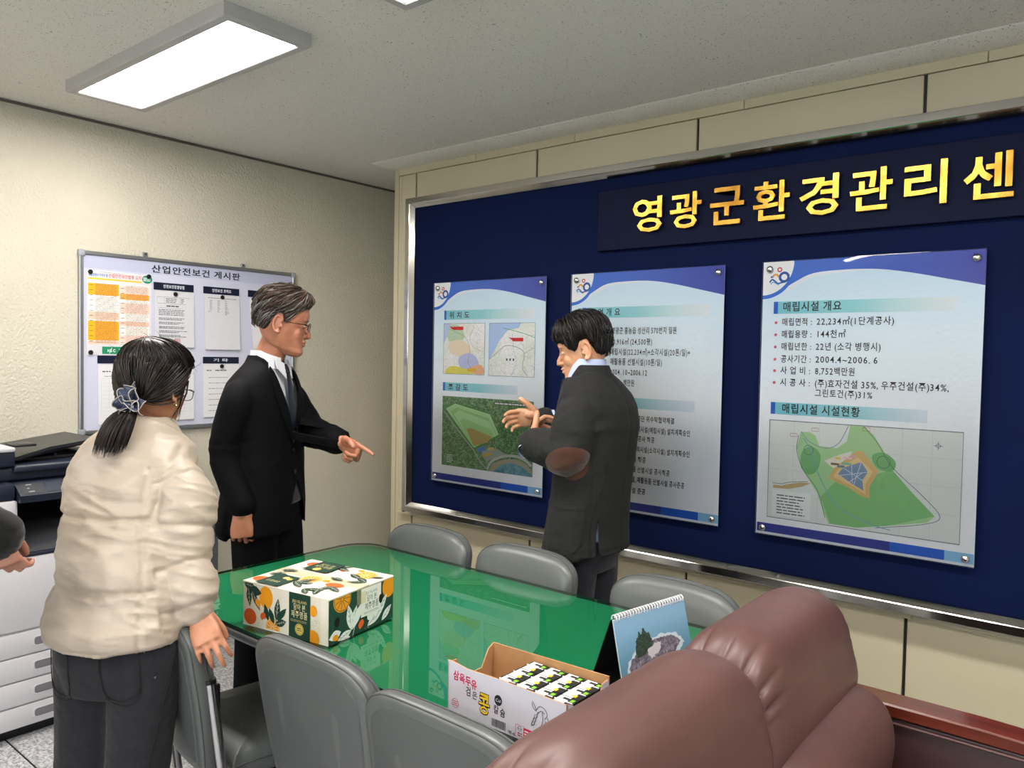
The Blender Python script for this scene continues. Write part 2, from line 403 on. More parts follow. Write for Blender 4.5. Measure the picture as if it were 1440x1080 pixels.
def grad(name, axis, stops, rough=.55, bump=0, nz=0):
    """print whose colour runs along one local axis; stops given in metres"""
    t = NT(name); c = t.n('ShaderNodeTexCoord'); sx = t.n('ShaderNodeSeparateXYZ'); t.l(c.outputs['Object'], sx.inputs[0])
    a, b = stops[0][0], stops[-1][0]; mr = t.n('ShaderNodeMapRange'); mr.inputs[1].default_value = a; mr.inputs[2].default_value = b
    t.l(sx.outputs['XYZ'.index(axis)], mr.inputs[0]); t.l(t.ramp(mr.outputs[0], [((p-a)/(b-a), q) for p, q in stops]), t.b.inputs[0])
    t.b.inputs['Roughness'].default_value = rough; t.b.inputs['Specular IOR Level'].default_value = .3
    if bump: t.bump(t.noise(c.outputs['Object'], 55, 3, .5), bump, .004)
    return t.m
M['poster_bg'] = grad('poster_paper', 'Z', [(-1.09, 'fafaff'), (-.6, 'f2f7fe'), (-.25, 'dbedfa'), (-.05, 'cbe5f7')], .6, .55)
M['hdr_blue'] = grad('poster_header_blue', 'X', [(0, '2f6bd0'), (.25, '3a66c8'), (.77, '3b46a4')], .5, .2)
M['bar_teal'] = grad('teal_title_bar', 'X', [(.05, '78c4d4'), (.35, '8fd0d8'), (.52, 'c2e0e6'), (.70, 'e2e9f0')], .6, .3)
M['bar_teal2'] = grad('teal_title_bar_fading', 'X', [(.05, '78c4d4'), (.35, '8fd0dc'), (.61, 'dfe9f5')], .6, .3)
M['foot_navy'] = mat('poster_foot_navy', '2c3a94', .5, bump=.2, bs=55, bd=.004)
M['foot_blue'] = mat('poster_foot_blue', '1c5fd0', .5, bump=.2, bs=55, bd=.004)
M['foot_sky'] = mat('poster_foot_sky', '8cc4ec', .5)
def m_acrylic():
    t = NT('clear_acrylic'); t.t.nodes.remove(t.b); tr = t.n('ShaderNodeBsdfTransparent'); gl = t.n('ShaderNodeBsdfGlossy'); gl.inputs['Roughness'].default_value = .015
    fr = t.n('ShaderNodeFresnel'); fr.inputs[0].default_value = 1.5; mx = t.n('ShaderNodeMixShader'); v = t.coord()
    b = t.n('ShaderNodeBump'); b.inputs['Strength'].default_value = .35; b.inputs['Distance'].default_value = .02; t.l(t.noise(v, 2.2, 1), b.inputs['Height']); t.l(b.outputs[0], gl.inputs['Normal'])
    tr.inputs[0].default_value = (.97, .98, .98, 1)
    t.l(fr.outputs[0], mx.inputs[0]); t.l(tr.outputs[0], mx.inputs[1]); t.l(gl.outputs[0], mx.inputs[2]); t.l(mx.outputs[0], t.out.inputs[0]); return t.m
M['acrylic'] = m_acrylic()
M['acrylic_edge'] = mat('acrylic_polished_edge', (.62, .68, .72), .15, spec=.8)
M['forest'] = (lambda t: (t.l(t.ramp(t.noise(t.coord(), 95, 5, .75), [(.33, '2c4f28'), (.5, '557f4d'), (.68, 'a2bf90')]), t.b.inputs[0]), t.m)[1])(NT('printed_forest'))
M['lake'] = (lambda t: (t.l(t.ramp(t.noise(t.coord(), 30, 4, .6), [(.35, '3b7280'), (.65, '78a8b4')]), t.b.inputs[0]), t.m)[1])(NT('printed_lake'))
def m_map(name, base, c2, lines):
    t = NT(name); v = t.coord(); vo = t.n('ShaderNodeTexVoronoi', feature='DISTANCE_TO_EDGE'); vo.inputs['Scale'].default_value = 38; t.l(v, vo.inputs[0])
    a = t.ramp(t.noise(v, 8, 3), [(.42, base), (.6, c2)]); mx = t.n('ShaderNodeMixRGB'); t.l(t.ramp(vo.outputs[0], [(.006, (.8, .8, .8, 1)), (.022, (0, 0, 0, 1))]), mx.inputs[0]); t.l(a, mx.inputs[1]); mx.inputs[2].default_value = lin(lines)
    m2 = t.n('ShaderNodeMixRGB'); t.l(t.ramp(t.noise(v, 160, 3, .7), [(.60, (0, 0, 0, 1)), (.70, (.7, .7, .7, 1))]), m2.inputs[0]); t.l(mx.outputs[0], m2.inputs[1]); m2.inputs[2].default_value = lin('707888')
    t.l(m2.outputs[0], t.b.inputs[0]); t.b.inputs['Roughness'].default_value = .6; return t.m
M['map_pale'] = m_map('printed_street_map', 'f2f2f2', 'e4ecdf', 'b9a8b8')
PW, PH = .768, 1.088
def poster_base(S):
    S.rect(0, 0, PW, PH, M['poster_bg']); S.up()
    top = smooth_open([(.10, .098), (.128, .082), (.198, .052), (.318, .045), (.433, .050), (.543, .069), (.648, .094), (PW, .123)], 4)
    top = [tuple(p) for p in top]
    sw = smooth_open([(.085, .128), (.128, .104), (.198, .068), (.319, .054), (.433, .052), (.543, .069)], 4)
    S.poly([(0, 0), (PW, 0)]+top[::-1]+[(0, .098)], M['hdr_blue']); S.up()
    S.poly([tuple(p) for p in sw]+[p for p in top if p[0] < .54][::-1], 'dfe8f2'); S.up()
    # logo corner
    def corner(r, m):
        S.poly([(0, 0), (r*.98, 0)]+[(r*math.cos(a)*1.0, r*math.sin(a)*1.08) for a in np.linspace(.02, PI/2, 14)]+[(0, r*1.08)], m); S.up()
    corner(.136, '2f6cd2'); corner(.122, 'eef0f4')
    S.ring(.0655, .032, .0075, .005, 'cf3a34'); S.ring(.084, .062, .017, .010, '1f4fa0')
    a = [(.050+.011*math.cos(q), .062+.012*math.sin(q)) for q in np.linspace(PI, 2*PI, 9)]; S.line(a, .007, 'e39a2c')
    S.disc(.034, .060, .0042, '2a5fae'); S.up()
    S.line(smooth_open([(.026, .081), (.036, .070), (.048, .077), (.060, .086), (.074, .083), (.090, .080), (.104, .070)]), .006, '2458a8')
    S.line(smooth_open([(.030, .088), (.040, .080), (.052, .086), (.064, .092)]), .004, '58b0dc')
    S.up()
    for u0, u1, m in ((.004, .5, M['foot_navy']), (.5, .677, M['foot_blue']), (.677, PW-.001, M['foot_sky'])): S.rect(u0, 1.043, u1, 1.078, m)
    S.rect(0, 1.078, PW, PH, 'dfe4ee'); S.up()
def poster(name, label, x, draw):
    t = thing('information_poster', label, 'poster', (x, 3.07, 1.892))
    S = Sheet(); poster_base(S); draw(S)
    for v in S.g.v: v[:, 1] -= .0236
    mk('printed_sheet', S.g, S.mats, t, smooth=False)
    mk('backing_sheet', G().box((.001, -.0232, -PH+.001), (PW-.001, -.0205, -.001)), M['acrylic_edge'], t)
    # acrylic cover: thin plate, front face clear, rim lighter
    g = G(); e = .002
    y0, y1 = -.0272, -.0302
    g.add([(-e, y1, e), (PW+e, y1, e), (PW+e, y1, -PH-e), (-e, y1, -PH-e), (-e, y0, e), (PW+e, y0, e), (PW+e, y0, -PH-e), (-e, y0, -PH-e)], [(3, 2, 1, 0)], 0)
    g.add([(-e, y1, e), (PW+e, y1, e), (PW+e, y1, -PH-e), (-e, y1, -PH-e), (-e, y0, e), (PW+e, y0, e), (PW+e, y0, -PH-e), (-e, y0, -PH-e)], [(0, 1, 5, 4), (1, 2, 6, 5), (2, 3, 7, 6), (3, 0, 4, 7)], 1)
    mk('acrylic_cover', g, [M['acrylic'], M['acrylic_edge']], t, smooth=False)
    for u, v in ((.028, .029), (.741, .029), (.028, 1.062), (.742, 1.062)):
        s = G().cyl((u, 0, -v), (u, -.032, -v), .0085, n=16).loft([[(u+r*math.cos(a), -.030-h, -v+r*math.sin(a)) for a in np.linspace(0, 2*PI, 20, endpoint=False)] for r, h in ((.0125, 0), (.0135, .002), (.0125, .0045), (.008, .0075), (.002, .009))], 0, True)
        mk('standoff_screw', s, M['steel'], t)
    return t
K = '24272c'
def d1(S):
    S.rect(.078, .152, .7, .202, M['bar_teal']); S.rect(.076, .542, .6, .588, M['bar_teal2']); S.up()
    S.rect(.078, .152, .094, .202, '1c5cc0'); S.rect(.076, .542, .092, .588, '1c5cc0')
    S.text('위 치 도', .115, .268, .196, .038, K, .02); S.text('조 감 도', .115, .266, .583, .038, K, .02)
    S.rect(.077, .223, .375, .495, M['map_pale']); S.rect(.406, .225, .706, .496, M['map_pale'])
    S.rect(.075, .617, .706, .995, M['forest']); S.up()
    S.blob([(.10, .24), (.16, .228), (.21, .25), (.23, .30), (.17, .33), (.11, .31)], 'bcd3b4'); S.blob([(.12, .33), (.19, .31), (.25, .33), (.28, .39), (.2, .40), (.13, .38)], 'ead8bd')
    S.blob([(.19, .41), (.27, .38), (.33, .42), (.32, .47), (.22, .47)], 'b9bce4'); S.blob([(.10, .47), (.15, .452), (.25, .467), (.30, .49), (.2, .493), (.1, .493)], 'dbd25a')
    S.blob([(.28, .46), (.34, .44), (.37, .46), (.37, .49), (.3, .49)], 'e8b08c'); S.poly([(.077, .223), (.13, .223), (.10, .30), (.077, .33)], 'b9c9ea')
    S.poly([(.406, .225), (.62, .225), (.60, .25), (.53, .262), (.50, .29), (.47, .32), (.44, .37), (.41, .41), (.406, .43)], 'a9c4ee'); S.up()
    S.line(smooth_open([(.11, .25), (.17, .27), (.24, .30), (.27, .36), (.26, .43), (.3, .48)]), .002, '6f9a55'); S.line(smooth_open([(.30, .24), (.27, .30), (.30, .35), (.35, .37)]), .0015, 'c06060')
    S.line(smooth_open([(.41, .41), (.47, .37), (.52, .34), (.60, .35), (.64, .38), (.63, .45), (.66, .49)]), .003, '8e96a8'); S.line(smooth_open([(.50, .25), (.60, .27), (.66, .285), (.706, .30)]), .003, '4faf58')
    S.line(smooth_open([(.56, .28), (.57, .36), (.59, .42), (.56, .49)]), .002, 'a7a7bb'); S.line([(.64, .38), (.70, .35)], .002, 'a7a7bb')
    S.frame(.077, .223, .375, .495, .002, '3b3f45'); S.frame(.406, .225, .706, .496, .002, '3b3f45')
    S.poly([(.12, .236), (.155, .244), (.155, .258), (.135, .252)], 'd8202a'); S.rect(.15, .240, .222, .258, 'd8202a'); S.rect(.255, .462, .318, .478, 'e0a81c')
    S.poly([(.535, .298), (.57, .302), (.57, .318)], 'd8202a'); S.rect(.562, .300, .632, .318, 'd8202a')
    for i in range(3): S.rect(.522+.022*i, .405, .532+.022*i, .417, '4a4f58')
    # aerial view
    gr = ['aed89a', '9aca84', 'b0dca0', '9ed088']
    S.blob([(.099, .687), (.125, .662), (.171, .652), (.29, .668), (.42, .697), (.455, .745), (.486, .799), (.40, .85), (.311, .888), (.20, .79)], '4f8a44', 3); S.up()
    polys = [[(.103, .687), (.171, .657), (.42, .70), (.481, .799), (.311, .882)], [(.135, .697), (.185, .672), (.415, .716), (.473, .803), (.309, .879)],
             [(.165, .715), (.205, .692), (.42, .74), (.465, .808), (.308, .876)], [(.205, .745), (.237, .728), (.43, .775), (.455, .812), (.306, .873)]]
    for k, p in enumerate(polys):
        S.poly(p, gr[k]); S.up(); S.line(p[:3]+[p[3]], .004, 'b9dca6'); S.up()
    S.poly([(.258, .786), (.285, .778), (.438, .814), (.409, .845), (.31, .872)], 'b09a58'); S.up()
    S.line(smooth_open([(.09, .70), (.20, .80), (.311, .895), (.36, .95), (.42, .995)]), .008, '9fa79c')
    S.poly(smooth_closed([(.37, .89), (.46, .872), (.52, .89), (.56, .905), (.45, .925), (.40, .945)], 3), '9aa093'); S.up()
    S.line(smooth_open([(.41, .985), (.44, .94), (.52, .908), (.60, .90), (.66, .915), (.70, .94)]), .014, 'b8bcb8'); S.up()
    S.poly([(.42, .994)]+[tuple(p) for p in smooth_open([(.44, .955), (.52, .925), (.60, .917), (.66, .93), (.706, .965)], 4)]+[(.706, .994)], 'a39e86'); S.up()
    S.poly([(.45, .994)]+[tuple(p) for p in smooth_open([(.50, .955), (.57, .938), (.64, .95), (.706, .985)], 4)]+[(.706, .994)], M['lake']); S.up()
    S.poly([(.337, .88), (.394, .866), (.402, .886), (.345, .905)], '4f86b8'); S.poly([(.377, .911), (.43, .895), (.44, .905), (.385, .925)], 'c9a23c')
    S.poly([(.41, .872), (.45, .868), (.455, .88), (.415, .885)], 'c9b26c')
    S.rect(.45, .632, .70, .645, '30403a'); S.up(); S.scribble(.455, .633, .69, .644, 1, 'e8ece8', .6, .02); S.scribble(.115, .93, .165, .978, 5, 'd8e0d4', .4)
def d2(S):
    S.rect(.066, .159, .702, .208, M['bar_teal']); S.rect(.066, .571, .648, .618, M['bar_teal2']); S.up()
    S.rect(.064, .159, .082, .208, '1c5cc0'); S.rect(.064, .571, .082, .618, '1c5cc0')
    S.text('사 업 개 요', .104, .273, .200, .038, K, .02)
    for v in (.273, .322, .37, .462, .51): S.disc(.07, v-.004, .006, 'c8506a')
    S.text('위', .085, .11, .283, .03, K); S.text(':', .2, .206, .28, .03, K)
    B = .012
    for s_, u0, u1, v in (('영광군 홍농읍 성산리 570번지 일원', .226, .557, .284), ('80,916㎡ (24,500평)', .222, .438, .334), ('매립시설(22,234㎡)+소각시설(20톤/일)+', .222, .622, .380),
                          ('재활용품 선별시설(10톤/일)', .222, .489, .425), ('2004. 10~2006.12', .222, .418, .472), ('백만원', .295, .354, .520)):
        S.text(s_, u0, u1, v, .034, K, B)
    for s_, u0, u1, v in (('관리공단 위수탁협약체결', .330, .557, .676), ('처리시설(매립시설) 설치계획승인', .353, .633, .724), ('시설 공사 착공', .330, .463, .767), ('처리시설(소각시설) 설치계획승인', .353, .634, .814),
                          ('시설 착공', .330, .422, .860), ('품 선별시설 공사착공', .352, .541, .906), ('시설, 재활용품 선별시설 공사준공', .330, .612, .952), ('시설 준공', .330, .424, 1.002)):
        S.text(s_, u0, u1, v, .029, K, .02)
def d3(S):
    S.rect(.046, .158, .686, .206, M['bar_teal']); S.rect(.046, .556, .608, .603, M['bar_teal2']); S.up()
    S.rect(.046, .158, .063, .206, '1c5cc0'); S.rect(.046, .556, .064, .603, '1c5cc0')
    S.text('매립시설 개요', .082, .308, .198, .040, K, .020); S.text('매립시설 시설현황', .090, .386, .597, .040, K, .020)
    L_ = ['매립면적 :', '매립용량 :', '매립년한 :', '공사기간 :', '사 업 비 :', '시 공 사 :']
    R_ = [('22,234㎡(1단계공사)', .490), ('144천㎡', .323), ('22년 (소각 병행시)', .448), ('2004.4~2006. 6', .441), ('8,752백만원', .363), ('(주)효자건설 35%, 우주건설(주)34%,', .673)]
    V = [.254, .302, .350, .399, .444, .491]
    for k in range(6):
        S.disc(.057, V[k]-.013, .0058, 'd2607a', 14); S.text(L_[k], .080, .198, V[k], .033, K, .012); S.text(R_[k][0], .214, R_[k][1], V[k], .034, K, .012)
    S.text('그린토건(주)31%', .216, .425, .528, .033, K, .012)
    S.rect(.045, .627, .722, 1.016, 'e3e8e6'); S.up()
    for k in range(1, 7): S.line([(.045+.097*k, .627), (.045+.097*k, 1.016)], .0012, 'ccd4d2')
    for k in range(1, 4): S.line([(.045, .627+.097*k), (.722, .627+.097*k)], .0012, 'ccd4d2')
    S.up()
    S.poly([(.168, .668), (.20, .664), (.224, .677), (.240, .715), (.305, .718), (.34, .69), (.350, .629), (.40, .629), (.435, .66), (.49, .746), (.491, .77), (.57, .856), (.643, .929), (.62, .955), (.487, .987), (.385, 1.010), (.284, 1.010), (.26, .96), (.237, .898), (.172, .803), (.154, .728)], 'a8d49a'); S.up()
    S.poly([(.30, .85), (.45, .80), (.50, .78), (.57, .856), (.643, .929), (.487, .987), (.385, 1.008), (.29, 1.008), (.25, .91)], '86c27c')
    S.blob([(.175, .745), (.21, .72), (.245, .75), (.235, .81), (.2, .83), (.172, .80)], '74b674'); S.blob([(.43, .735), (.47, .72), (.51, .75), (.5, .785), (.45, .78)], '74b674'); S.up()
    S.poly([(.26, .77), (.32, .74), (.36, .725), (.35, .76), (.30, .80)], 'e9e6d8')
    S.poly([(.278, .836), (.295, .797), (.376, .721), (.399, .725), (.455, .790), (.425, .85), (.427, .893), (.398, .89), (.357, .865)], 'dcb878'); S.up()
    S.poly([(.295, .828), (.31, .80), (.38, .745), (.435, .795), (.41, .845), (.413, .88), (.365, .855)], 'e8cc96'); S.up()
    S.poly([(.312, .815), (.33, .79), (.394, .762), (.418, .797), (.400, .830), (.405, .868), (.36, .845)], '7c96b8'); S.up()
    for a, b in (((.33, .79), (.40, .83)), ((.36, .775), (.365, .845)), ((.394, .762), (.37, .85)), ((.418, .797), (.32, .82)), ((.35, .845), (.40, .80))): S.line([a, b], .002, 'dbe4ec')
    S.line(smooth_open([(.18, .69), (.20, .72), (.22, .76), (.23, .80), (.27, .88), (.33, .95), (.44, .99), (.50, 1.0)]), .003, '7fa6c8')
    S.line(smooth_open([(.17, .665), (.20, .70), (.26, .722), (.31, .70), (.345, .63)]), .003, '8aa0b4')
    S.line(smooth_open([(.40, .63), (.45, .69), (.50, .77), (.60, .86), (.66, .93), (.60, .965), (.45, 1.0)]), .002, '5e6a6e')
    S.line(smooth_open([(.16, .68), (.155, .74), (.18, .81), (.24, .89), (.27, .99)]), .002, '5e6a6e')
    for u, v, w_, c in ((.30, .752, .02, 'e8d24c'), (.33, .748, .03, 'f0c8d8'), (.285, .775, .03, '6d6448'), (.325, .77, .035, '7cc0a0'), (.355, .74, .02, 'e0b0c0'), (.31, .782, .025, '5c88a8')): S.rect(u, v, u+w_, v+.008, c)
    S.ring(.20, .735, .018, .002, '5e6a6e'); S.ring(.47, .755, .022, .002, '4f6a58')
    for u, v in ((.128, .675), (.21, .648), (.395, .633)): S.frame(u, v, u+.026, v+.012, .0015, 'c05050')
    S.line([(.632, .68), (.660, .68)], .0018, '5a6a90'); S.line([(.646, .666), (.646, .694)], .0018, '5a6a90'); S.ring(.646, .68, .007, .0015, '5a6a90')
    S.rect(.064, .905, .214, 1.006, 'eef1f0'); S.up(); S.scribble(.082, .918, .195, 1.0, 7, '6a7076', .4, .25)
    S.poly([(.066, .885), (.10, .885), (.12, .878), (.17, .865), (.214, .862), (.18, .88), (.13, .895), (.066, .898)], 'c8ac7c'); S.line([(.064, .878), (.10, .878), (.13, .868), (.20, .858)], .002, '6a5a4a')
    S.frame(.045, .627, .722, 1.016, .0025, '3b3f45')
_all = set('위치도조감도사업개요영광군홍농읍성산리번지일원평매립시설소각톤재활용품선별백만원관공단위수탁협약체결처계획승인착준면적용량년한기간비시공사병행효자건우주그린토천단계산안전보게판')
poster('p', 'leftmost information poster on the navy board, with two maps and an aerial view', .911, d1)
poster('p', 'middle information poster, half hidden behind the man in the charcoal jacket', 1.833, d2)
poster('p', 'right-hand information poster with red-dotted lines and a green site plan', 2.764, d3)

# ------------------------------------------------------------------ white magnetic board on the left wall
M['wb_white'] = mat('whiteboard_enamel', (.80, .81, .88), .22, spec=.5)
M['wb_head'] = mat('whiteboard_lilac_strip', (.72, .735, .83), .3)
M['paper'] = mat('white_paper', (.87, .87, .88), .7, bump=.15, bs=25, bd=.004)
M['sleeve'] = mat('glossy_plastic_sleeve', (.84, .84, .86), .25, bump=.5, bs=16, bd=.006)
M['cap_plastic'] = mat('grey_corner_plastic', (.60, .62, .66), .4)
WBW, WBH = 1.208, .884
wt = thing('bulletin_board', 'white magnetic bulletin board in an aluminium frame hanging on the left wall', 'bulletin board', (.001, 1.557, 1.967), PI/2)
# local: x runs along the wall to the right, -y comes out of the wall
g = G().box((.01, -.016, -WBH+.01), (WBW-.01, -.002, -.01)); mk('panel', g, M['wb_white'], wt)
S = Sheet(); S.rect(.018, .018, WBW-.018, .082, M['wb_head']); S.up(); S.text('산업안전보건 게시판', .347, .852, .0745, .042, '16181f', .024)
for v in S.g.v: v[:, 1] -= .0163
mk('title_strip', S.g, S.mats, wt, smooth=False)
pr = [(0, -.002), (0, -.022), (.003, -.024), (.016, -.024), (.019, -.021), (.019, -.0165)]
for p, q, i in (((0, -WBH), (WBW, -WBH), (0, 1)), ((WBW, 0), (0, 0), (0, -1)), ((0, 0), (0, -WBH), (1, 0)), ((WBW, -WBH), (WBW, 0), (-1, 0))):
    p, q, i = (np.array(a, float) for a in (p, q, i)); d = (q-p)/np.linalg.norm(q-p)
    mk('frame_rail', G().loft([[(b[0]+i[0]*a+d[0]*s_*a, y, b[1]+i[1]*a+d[1]*s_*a) for a, y in pr] for b, s_ in ((p, 1), (q, -1))], 0, True), M['alu'], wt, ang=25)
for u, v in ((0, 0), (WBW, 0), (0, -WBH), (WBW, -WBH)):
    mk('corner_cap', G().rbox((u-.0035 if u == 0 else u-.028, -.026, v-.028 if v == 0 else v-.0035), (u+.028 if u == 0 else u+.0035, -.001, v+.0035 if v == 0 else v+.028), .006, 3), M['cap_plastic'], wt)
for u in (.319, .869):
    b = mk('wall_bracket', G().rbox((u-.014, -.012, .0), (u+.014, -.001, .024), .002, 1), M['alu'], wt); mk('bracket_screw', G().cyl((u, -.012, .014), (u, -.0145, .014), .0045, n=10), M['steel'], b)
BR = Matrix.Translation((.001, 1.557, 1.967)) @ Matrix.Rotation(PI/2, 4, 'Z')
def onboard(u, v): p = BR @ Vector((u, 0, -v)); return (p.x, p.y, p.z)
def sheet_on_board(name, label, cat, u0, v0, u1, v1, m, draw=None, y=-.0195, group=None, tilt=0, curl=0):
    t = thing(name, label, cat, onboard(u0, v0), PI/2, group); t.rotation_euler = (0, tilt, PI/2)
    w_, h_ = u1-u0, v1-v0
    if curl == 0: g = G().box((0, y, -h_), (w_, y+.0018, 0))
    else:
        R = []
        for k in range(7):
            s_ = k/6; z = -h_*s_; yy = y-curl*s_**2; R.append([(0, yy, z), (w_, yy-.002*math.sin(3*s_), z), (w_, yy+.0008, z), (0, yy+.0008, z)])
        g = G().loft(R, 0, True)
    mk('sheet', g, m, t, ang=60)
    if draw:
        S = Sheet(); S.w, S.h = w_, h_; draw(S, w_, h_)
        for v in S.g.v:
            s_ = -v[:, 2]/h_; v[:, 1] += y-.0006-curl*s_**2-.002*(curl > 0)*s_
        mk('print', S.g, S.mats, t, smooth=False)
    return t
def dposter(S, w_, h_):
    S.text('산업안전보건법령 요지', .10, .262, .030, .021, 'd8442c', .02); S.text('사업장에서 지켜야 할', .008, .098, .030, .017, '3a6fb4', .02)
    S.scribble(.06, .004, .22, .010, 1, '9aa0a8', .4); S.disc(.290, .024, .026, '1f8a68', ry=.021); S.up(); S.rect(.004, .036, .262, .044, 'f2c63c'); S.scribble(.27, .014, .308, .034, 3, 'e8f4ee', .5, .1)
    S.rect(.005, .056, .15, .355, 'f6eee8'); S.rect(.155, .056, .30, .355, 'f6eee8'); S.up()
    for u, v0, v1, c in ((.005, .062, .118, 'f0a420'), (.005, .244, .338, 'f0a420'), (.155, .104, .132, 'f3a540'), (.005, .20, .238, 'f3c4b0'), (.155, .066, .10, 'f3d0c4'), (.155, .15, .20, 'f3cdbd'), (.155, .24, .262, 'f3c4b0'), (.155, .31, .35, 'f3d5c9'), (.005, .342, .355, 'f3c4b0')):
        S.rect(u, v0, u+.145, v1, c)
    S.up(); S.rect(.005, .062, .035, .118, 'f6b21c'); S.rect(.005, .244, .035, .338, 'f6b21c'); S.up()
    S.scribble(.04, .062, .148, .352, 38, '9a6a50', .3, .15); S.scribble(.185, .06, .298, .352, 38, 'a06a5c', .3, .15)
    for v in np.linspace(.07, .34, 12): S.rect(.012, v, .028, v+.003, '8a5a3a'); S.rect(.160, v+.006, .176, v+.009, 'a05a4a')
    S.line([(.037, .056), (.037, .355)], .0008, 'd8a080'); S.line([(.182, .056), (.182, .355)], .0008, 'd8a080')
    S.rect(.070, .368, .20, .404, '1c8a62'); S.up(); S.text('H', .095, .106, .396, .020, 'f4f8f4', .03); S.text('S', .107, .118, .396, .020, 'f4f8f4', .03); S.text('C', .121, .134, .396, .020, 'f4f8f4', .03); S.line([(.104, .402), (.116, .372)], .002, 'f4f8f4')
    S.scribble(.15, .376, .195, .396, 2, 'e8f4ee', .4, .1)
sheet_on_board('safety_notice', 'orange and white safety law poster at the upper left of the bulletin board', 'poster', .034, .090, .345, .500, mat('coated_poster_paper', (.86, .85, .87), .35), dposter)
def bar(label, u0, v0, u1, v1, s_, a, b):
    def dr(S, w_, h_):
        if s_: S.text(s_, a, b, h_*.72, h_*.5, 'd8dce6', .03)
    t = thing('heading_strip', label, 'heading strip', onboard(u0, v0), PI/2, 'dark heading strips on the bulletin board')
    mk('strip', G().rbox((0, -.0195, -(v1-v0)), (u1-u0, -.0165, 0), .0006, 1), flat('141a30', .4), t); S = Sheet(); dr(S, u1-u0, v1-v0)
    if S.g.v:
        for v in S.g.v: v[:, 1] -= .0198
        mk('lettering', S.g, S.mats, t, smooth=False)
bar('dark heading strip over the paper with a red seal', .358, .122, .573, .160, '안전보건경영방침', .05, .165)
bar('dark heading strip over the nearly blank organisation chart', .628, .122, .841, .160, '안전보건 조직도', .05, .165)
bar('dark heading strip partly behind the head of the man in the black suit', .896, .122, 1.108, .160, '안전보건', .05, .13)
bar('dark heading strip on the lower left, above a gridded paper', .083, .502, .300, .540, '', 0, 0)
bar('dark heading strip just right of the hair of the woman', .358, .502, .573, .538, '', 0, 0)
bar('dark heading strip beside the shoulder of the man in the black suit', .627, .502, .841, .538, '기 타', .06, .15)
def dA(S, w_, h_):
    S.frame(.012, .032, .185, .066, .0012, '555a62'); S.line([(.05, .032), (.05, .066)], .001, '777c84'); S.line([(.135, .032), (.135, .066)], .001, '777c84'); S.scribble(.058, .036, .128, .062, 3, '4a4f58', .4); S.scribble(.14, .036, .155, .062, 3, '4a4f58', .4, 0)
    S.scribble(.06, .074, .13, .082, 1, '2a2e36', .7, .05); S.line([(.015, .088), (.185, .088)], .001, '44484f')
    S.scribble(.02, .094, .18, .128, 4, '4a4f58', .4, .2)
    for k in range(5): S.scribble(.02, .138+k*.022, .18, .152+k*.022, 2, '4a4f58', .45, .35)
    S.scribble(.085, .256, .105, .264, 1, '555a62', .5, 0); S.frame(.106, .248, .132, .270, .003, 'b83a44'); S.scribble(.110, .252, .128, .266, 3, 'b83a44', .5, 0)
sheet_on_board('framed_policy_paper', 'glossy policy paper with a boxed heading and a red seal, pinned by one magnet', 'paper', .363, .163, .575, .455, M['sleeve'], dA, curl=.006)
def dB(S, w_, h_):
    S.scribble(.02, .016, .19, .022, 1, '55595f', .5, .05)
    for u in (.03, .075, .12): S.scribble(u, .028, u+.018, .075+u*.3, 8, '777b82', .35, .4)
    S.scribble(.02, .085, .045, .098, 3, '999ca2', .35, .2); S.scribble(.12, .088, .15, .102, 3, '999ca2', .35, .2)
sheet_on_board('chart_paper', 'nearly blank organisation chart in a plastic folder, pinned by one magnet', 'paper', .634, .163, .843, .462, M['sleeve'], dB, curl=.010)
sheet_on_board('tilted_paper', 'slightly tilted paper left of the head of the man in the black suit', 'paper', .905, .165, 1.112, .455, M['paper'], None, curl=.012, tilt=-.07)
def dC(S, w_, h_):
    S.scribble(.02, .03, .06, .04, 1, '44484f', .5, 0); S.scribble(.03, .055, .19, .062, 1, '777b82', .4, .1)
    for k in range(10): S.line([(.015, .07+k*.02), (w_-.015, .07+k*.02)], .0008, 'b4b8c0')
    for k in range(6): S.line([(.015+k*.036, .07), (.015+k*.036, .25)], .0008, 'b4b8c0')
sheet_on_board('form_paper', 'gridded form paper hanging left of the hair bow of the woman', 'paper', .085, .545, .298, .838, M['paper'], dC, curl=.004)
sheet_on_board('form_paper', 'white form paper visible between the face of the woman and the black suit', 'paper', .360, .543, .574, .836, M['paper'], dC, curl=.005)
def dD(S, w_, h_):
    S.scribble(.02, .03, .05, .04, 1, '44484f', .5, 0); S.scribble(.07, .03, .14, .04, 1, '44484f', .5, 0)
    for k in range(7): S.scribble(.03, .07+k*.03, .19, .078+k*.03, 1, '8a8e96', .4, .3)
sheet_on_board('listed_paper', 'white listed paper partly behind the shoulder of the man in the black suit', 'paper', .628, .541, .842, .830, M['paper'], dD, curl=.004)
mg = None
